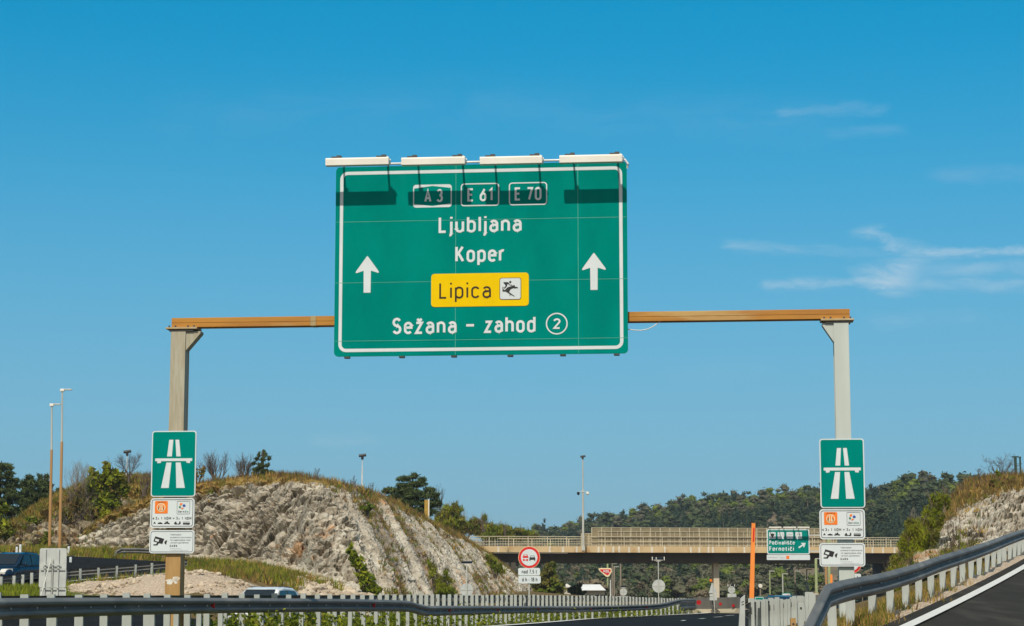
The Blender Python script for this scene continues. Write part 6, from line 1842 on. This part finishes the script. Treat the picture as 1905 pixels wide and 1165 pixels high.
    bare('bare_shrub', 'rounded bare shrub left of the small young pine', 452, 897, 127, 56, 73, 9, .32, .4, 3, 4, 'twig', r=.038, fan=.6)
    bare('bare_shrub', 'faint bare bush left of the left motorway sign', 268, 915, 130, 46, 74, 6, .4, .3, 3, 3, 'twig', r=.035)
    bare('bare_shrub', 'tall bare shrub left of the bright green leafy tree', 150, 960, 138, 100, 75, 6, .3, .4, 4, 3, 'palebark', r=.045, fan=.45)
    bare('bare_tree', 'thin bare sapling behind the bright green leafy tree', 170, 930, 140, 78, 76, 2, .3, .45, 3, 3, 'twig', r=.04)
    bare('bare_tree', 'crooked bare tree on the right crest beside the green fence posts', 1868, 897, 100, 60, 77, 4, .62, .12, 4, 3, 'twig', r=.06, fan=.95)
    bare('bare_tree', 'leafless leaning sapling left of the crooked tree on the right crest', 1832, 896, 101, 38, 78, 1, .55, .15, 4, 3, 'twig', r=.045, lean=-.5)
    for k, (px, py, Y, hh, words) in enumerate(((528, 890, 122, 18, 'low grey-green sprig right of the small young pine'), (556, 890, 121, 18, 'low sprig on the middle of the rock crest'), (592, 893, 119, 26, 'thin bare sprig on the rock crest above the gully bush'),
                                                (662, 910, 120, 28, 'thin dark sprig just left of the white camera pole'), (690, 915, 124, 22, 'thin sprig just right of the white camera pole'), (648, 905, 120, 16, 'lowest dark sprig left of the white camera pole'),
                                                (815, 942, 158, 44, 'bare bush touching the right side of the wide pine'), (900, 985, 200, 26, 'thin sapling standing above the bridge end thicket'), (938, 992, 212, 22, 'two-stemmed sapling above the left bridge railing'),
                                                (1790, 930, 100, 38, 'thin dead stalks left of the right-hand rock crest'), (1760, 930, 104, 34, 'pale dead stalk in front of the wooded ridge'))):
        bare('sapling', words, px, py, Y, hh, 80 + k, 2 if k < 6 else 4, .38, .35, 3, 3, 'twig', r=.022 if Y < 140 else .04, fan=.4, group='thin saplings on the skyline')


def tufts(name, pts, hts, width, mats, rng, lean=.35, n_blades=7):
    """grass tufts: narrow upright blades, one stuff object"""
    P = np.repeat(np.asarray(pts), n_blades, 0); H = np.repeat(np.asarray(hts), n_blades) * rng.uniform(.5, 1.15, len(P))
    n = len(P)
    a = rng.uniform(0, 2 * math.pi, n)
    P = P + np.column_stack([rng.normal(0, .10, n), rng.normal(0, .10, n), np.zeros(n)]) * np.maximum(1, H[:, None] * 2)
    side = np.column_stack([np.cos(a), np.sin(a), np.zeros(n)]) * width / 2
    tip = P + np.column_stack([rng.normal(0, lean, n) * H, rng.normal(0, lean, n) * H, H])
    V = np.stack([P - side - [0, 0, .05], P + side - [0, 0, .05], tip], 1).reshape(-1, 3)
    o = np_obj(name, V, np.arange(3 * n).reshape(n, 3), [LEAF[m] for m in mats], None, np.repeat(rng.integers(0, len(mats), n // n_blades), n_blades))
    return tag(o, kind='stuff')


def build_grass():
    rng = np.random.default_rng(5)
    def area(pxs, pys, Ys, n):
        """random points on the ground inside a world rectangle given by photo columns and distances"""
        Y = rng.uniform(*Ys, n); px = rng.uniform(*pxs, n)
        X = (px - CX) / F * Y
        return np.column_stack([X, Y, ground_z(X, Y)])
    # verge between the motorway rails
    def along(path, n, off, spread):
        P = interp_path(path, .5); i = rng.integers(0, len(P) - 1, n)
        A = np.array([tuple(P[k]) for k in i]); 
        X = A[:, 0] + off + rng.normal(0, spread, n); Y = A[:, 1] + rng.uniform(-.4, .4, n)
        return np.column_stack([X, Y, ground_z(X, Y)])
    g1f = [Vector((p.x, p.y, 0)) for p in g1]
    P = along(g1f[4:], 1500, -.75, .38)
    clump = np.array([noise.noise(Vector((p[1] * .35, 3, 1))) for p in P])
    P = P[clump > -.28]; 
    hts = rng.uniform(.22, .60, len(P)) * (1 + .4 * np.array([noise.noise(Vector((p[1] * .5, 7, 1))) for p in P]))
    C = np.repeat(P, 16, 0) + np.column_stack([rng.normal(0, .16, len(P) * 16), rng.normal(0, .16, len(P) * 16), rng.uniform(0, 1, len(P) * 16) * np.repeat(hts, 16)])
    V, Fq = quads(C, .062, rng, .5)
    o = np_obj('roadside_weeds', V, Fq, [LEAF['green'], LEAF['bright'], LEAF['olive']], None, rng.choice(3, len(Fq), p=(.55, .33, .12)))
    tag(o, kind='stuff')
    # grass on the slope below the rock, behind the mound, on the far verge
    P = np.concatenate([area((350, 575), (0, 0), (92, 106), 1300), area((560, 640), (0, 0), (96, 104), 160), area((-40, 380), (0, 0), (113, 121), 1500), area((120, 480), (0, 0), (91, 95), 260)])
    tufts('slope_grass', P, rng.uniform(.2, .5, len(P)), .055, ('olive', 'brown', 'ochre', 'bright', 'green'), rng)
    P = np.concatenate([area((-40, 130), (0, 0), (72, 88), 1500), area((360, 460), (0, 0), (98, 106), 500), area((100, 330), (0, 0), (114, 119), 500)])
    tufts('green_grass', P, rng.uniform(.14, .34, len(P)), .055, ('green', 'bright', 'green', 'bright', 'olive'), rng)
    # dry grass bank below the ramp rail, and at the shoulder
    base = [Vector((p.x, p.y, 0)) for p in gr]
    P = np.concatenate([along(base[3:8], 620, -.75, .4), along(base[2:4], 200, .05, .14), along(base[6:], 600, -1.0, .35)])
    tufts('dry_bank_grass', P, rng.uniform(.06, .22, len(P)), .02, ('ochre', 'ochre', 'brown', 'olive', 'green'), rng)
    # grass on top of the rocks
    for nm, o, n, lo, hmul, mats in (('crest_grass', ROCK_MAIN, 5200, .84, 1, ('brown', 'ochre', 'olive', 'brown')), ('hill_grass', ROCK_LEFT, 1800, .5, 1, ('ochre', 'brown', 'olive', 'green')), ('right_crest_grass', ROCK_RIGHT, 2200, .66, 1, ('brown', 'ochre', 'olive', 'brown'))):
        nu, nr = o['nu'], o['nr']
        co = np.empty(len(o.data.vertices) * 3, dtype=np.float32); o.data.vertices.foreach_get('co', co); co = co.reshape(nu, nr, 3)
        nv = nr * 3 // 4
        j = np.clip((rng.beta(3.0, 1.6, n) * (1.22 - lo) + lo) * nv, 0, nr - 2).astype(int); i = rng.integers(0, nu - 1, n)
        tufts(nm, co[i, j], rng.uniform(.15, .50, n), .05, mats, rng)


def stones():
    """loose stones on the gravel mound, at the rock foot and on the shoulder"""
    rng = np.random.default_rng(33)
    import bmesh
    bm = bmesh.new(); bmesh.ops.create_icosphere(bm, subdivisions=1, radius=1.0)
    IV = np.array([tuple(q.co) for q in bm.verts]); IF = np.array([[q.index for q in f.verts] for f in bm.faces]); bm.free()
    def spots(pxs, Ys, n):
        Y = rng.uniform(*Ys, n); X = (rng.uniform(*pxs, n) - CX) / F * Y
        return np.column_stack([X, Y, ground_z(X, Y)])
    P = np.concatenate([spots((140, 470), (82, 90), 420), spots((560, 690), (92, 104), 420), spots((690, 960), (108, 112), 60)])
    S = rng.uniform(.04, .13, len(P)); S[420:840] *= rng.choice([1, 1.4, 2.6], 420)
    V = (IV[None] * rng.uniform(.6, 1.3, (len(P), len(IV), 1)) * S[:, None, None] * np.array([1.2, 1.1, .8]) + P[:, None, :]).reshape(-1, 3)
    Fq = (IF[None] + (np.arange(len(P)) * len(IV))[:, None, None]).reshape(-1, 3)
    m = pm('loose_stone', (.52, .43, .32), (.34, .27, .19), 1.2, .95)
    tag(np_obj('loose_stones', V, Fq, m), kind='stuff')


def rock_scrub():
    """little dry and green plants rooted in the rock faces"""
    rng = np.random.default_rng(15)
    for nm, o, n in (('rock_scrub', ROCK_MAIN, 2600), ('hill_scrub', ROCK_LEFT, 1500), ('right_rock_scrub', ROCK_RIGHT, 500)):
        nu, nr = o['nu'], o['nr']
        m = len(o.data.vertices)
        co = np.empty(m * 3, dtype=np.float32); o.data.vertices.foreach_get('co', co); co = co.reshape(nu, nr, 3)
        st = np.empty(m, dtype=np.float32); o.data.attributes['streak'].data.foreach_get('value', st); st = st.reshape(nu, nr)
        nv = nr * 3 // 4
        i, j = rng.integers(0, nu, n * 5), rng.integers(int(nv * .06), nv, n * 5)
        P = co[i, j]
        w_ = st[i, j] * .8 + np.array([max(0, noise.fractal(Vector(tuple(q)) * .16, 1.0, 2.1, 4)) for q in P]) * .9 + (j / nv > .6) * .12
        P = P[np.argsort(-(w_ + rng.uniform(0, .5, len(w_))))[:n]]
        tufts(nm, P, rng.uniform(.10, .34, len(P)), .06, ('brown', 'olive', 'brown', 'olive', 'green', 'ochre'), rng, .5, 8)


def woodland():
    """far wooded hill: ground and a mass of trees"""
    rng = np.random.default_rng(8)
    ridge = [(560, 1004, 760), (800, 996, 740), (930, 1006, 720), (1010, 1000, 690), (1060, 996, 660), (1105, 984, 620), (1180, 975, 590), (1250, 958, 570), (1300, 950, 560), (1400, 941, 545), (1520, 932, 530), (1610, 940, 520), (1660, 937, 480), (1705, 922, 460), (1800, 918, 450), (1905, 918, 440), (2100, 880, 430), (2500, 870, 430)]
    R0 = [at(*r) for r in ridge]
    def surf(u, v):
        x = np.interp(u, np.linspace(0, 1, len(R0)), [p.x for p in R0]); y = np.interp(u, np.linspace(0, 1, len(R0)), [p.y for p in R0]); z = np.interp(u, np.linspace(0, 1, len(R0)), [p.z for p in R0])
        # foot of the hill at about 300 m
        fx, fy, fz = x * .62 + 2, 300 + (u - .5) * 14, -2.5
        vv = np.clip(v, 0, 1); s = np.where(v <= 1, vv ** 1.25, 1 - (v - 1) ** 2 * 2)
        X = np.where(v <= 1, fx + (x - fx) * vv, x + (v - 1) * x * .3); Y = np.where(v <= 1, fy + (y - fy) * vv, y + (v - 1) * 240)
        Z = fz + (z - fz) * s
        return X, Y, Z
    nu, nv = 90, 50
    U, Vv = np.meshgrid(np.linspace(0, 1, nu), np.linspace(-.02, 1.5, nv), indexing='ij')
    X, Y, Z = surf(U.ravel(), Vv.ravel())
    Z = Z + np.array([noise.fractal(Vector((a * .02, b * .02, 0)), 1, 2, 4) for a, b in zip(X, Y)]) * 1.2
    I = np.arange(nu * nv).reshape(nu, nv)
    Fq = np.stack([I[:-1, :-1], I[1:, :-1], I[1:, 1:], I[:-1, 1:]], -1).reshape(-1, 4)
    m = pm('hill_soil', (.19, .14, .085), (.10, .085, .05), .05, .95, third=(.36, .28, .19), tscale=.035, tlo=.55, thi=.66)
    tag(np_obj('wooded_hill', np.column_stack([X, Y, Z]), Fq, m, smooth=True), kind='structure')
    # trees
    n = 4300
    u = rng.uniform(.04, 1, n); v = rng.beta(1.0, .95, n) * 1.10
    x, y, z = surf(u, v)
    px = CX + x / y * F
    keep = (px > 900) & (px < 2120)
    u, v, x, y, z = (a[keep] for a in (u, v, x, y, z))
    n = len(u)
    ty = np.array([noise.noise(Vector((a * .035, b * .018, 2.2))) + .55 * noise.noise(Vector((a * .12, b * .07, 5.2))) for a, b in zip(x, y)]) + rng.normal(0, .20, n)
    clear = np.array([noise.noise(Vector((a * .045, b * .05, 9.1))) for a, b in zip(x, y)])
    keep = ~((v < .34) & (clear > .24))
    u, v, x, y, z, ty = (a[keep] for a in (u, v, x, y, z, ty)); n = len(u)
    hgt = rng.uniform(2.2, 4.2, n) * rng.choice([.75, 1.0, 1.0, 1.45], n) * np.where(v < .3, .85, 1.0)
    low = v < .42
    import bmesh
    bm = bmesh.new(); bmesh.ops.create_icosphere(bm, subdivisions=2, radius=1.0)
    IV = np.array([tuple(q.co) for q in bm.verts]); IF = np.array([[q.index for q in f.verts] for f in bm.faces]); bm.free()
    LV, LM, Cs, Ss, Ms = [], [], [], [], []
    # kinds: 0 dark pine 1 mid 2 grey bare 3 spring green 4 tan
    for i in range(n):
        t = ty[i] - (.24 if low[i] else -.06)
        top = v[i] > .86
        kind = 3 if (t < -.48 and rng.random() < .6) or (top and rng.random() < .16) else 2 if t < -.26 else 1 if t < .04 else 0
        if low[i] and rng.random() < .16: kind = 4
        if kind in (0, 1) and rng.random() < .2: kind = 1 - kind
        H = hgt[i]; w = H * (.30 if kind == 0 else .44)
        nc = 5 if kind == 0 else 7
        cz = np.linspace(.35, .92, nc) + rng.uniform(-.06, .06, nc)
        cr = w * (1.05 - cz * (.8 if kind == 0 else .45)); aa = rng.uniform(0, 6.28, nc)
        base = np.array([x[i], y[i], z[i] - .3])
        for q in range(nc):
            c = base + np.array([np.cos(aa[q]) * cr[q] * .62, np.sin(aa[q]) * cr[q] * .55, cz[q] * H])
            rr = np.array([cr[q] * .60 + .12, cr[q] * .60 + .12, H * .13]) * rng.uniform(.6, 1.1)
            LV.append(IV * (rng.uniform(.62, 1.25, len(IV))[:, None]) * rr + c); LM.append(np.full(len(IF), kind))
            k = 26
            d = rng.normal(size=(k, 3)); d /= np.linalg.norm(d, axis=1)[:, None]
            Cs.append(c + d * rr * rng.uniform(.8, 1.75, k)[:, None]); Ss.append(np.full(k, .25)); Ms.append(np.full(k, kind))
    names = [LEAF[k] for k in ('bluegreen', 'forest2', 'forest3', 'spring', 'tan')]
    m_ = len(IV)
    V1 = np.concatenate(LV); F1 = (IF[None] + (np.arange(len(LV)) * m_)[:, None, None]).reshape(-1, 3)
    V2, F2 = quads(np.concatenate(Cs), np.concatenate(Ss), rng, .6)
    F2 = np.concatenate([F2[:, [0, 1, 2]], F2[:, [0, 2, 3]]]); M2 = np.concatenate(Ms)
    o = np_obj('hillside_woodland', np.concatenate([V1, V2]), np.concatenate([F1, F2 + len(V1)]), names, None, np.concatenate(LM + [M2, M2]))
    tag(o, kind='stuff')
    # thin pale trunks among the lower trees
    mb = MB(); rnd = random.Random(3)
    sel = [i for i in range(n) if low[i] and rnd.random() < .30 or rnd.random() < .05]
    for i in sel[:700]: mb.tube([(x[i], y[i] - .8, z[i] - .3), (x[i] + rnd.uniform(-.2, .2), y[i] - .8, z[i] + hgt[i] * .8)], [.11, .04], 4, cap=False)
    tag(mb.build('woodland_trunks', M['palebark']), kind='stuff')


build_plants()
build_grass()
stones()
rock_scrub()
woodland()

# ------------------------------------------------------------------ a thin veil of air over the whole place
def build_haze():
    m = bpy.data.materials.new('air'); m.use_nodes = True
    w = NT(m.node_tree)
    out = w.n('ShaderNodeOutputMaterial'); v = w.n('ShaderNodeVolumePrincipled')
    v.inputs['Color'].default_value = (.80, .90, 1.0, 1)
    v.inputs['Density'].default_value = .00017
    v.inputs['Anisotropy'].default_value = .2
    w.link(v.outputs[0], out.inputs['Volume'])
    o = MB().box((100, 3000, 34), (9000, 7400, 92)).build('haze', m)
    tag(o, kind='stuff')


build_haze()
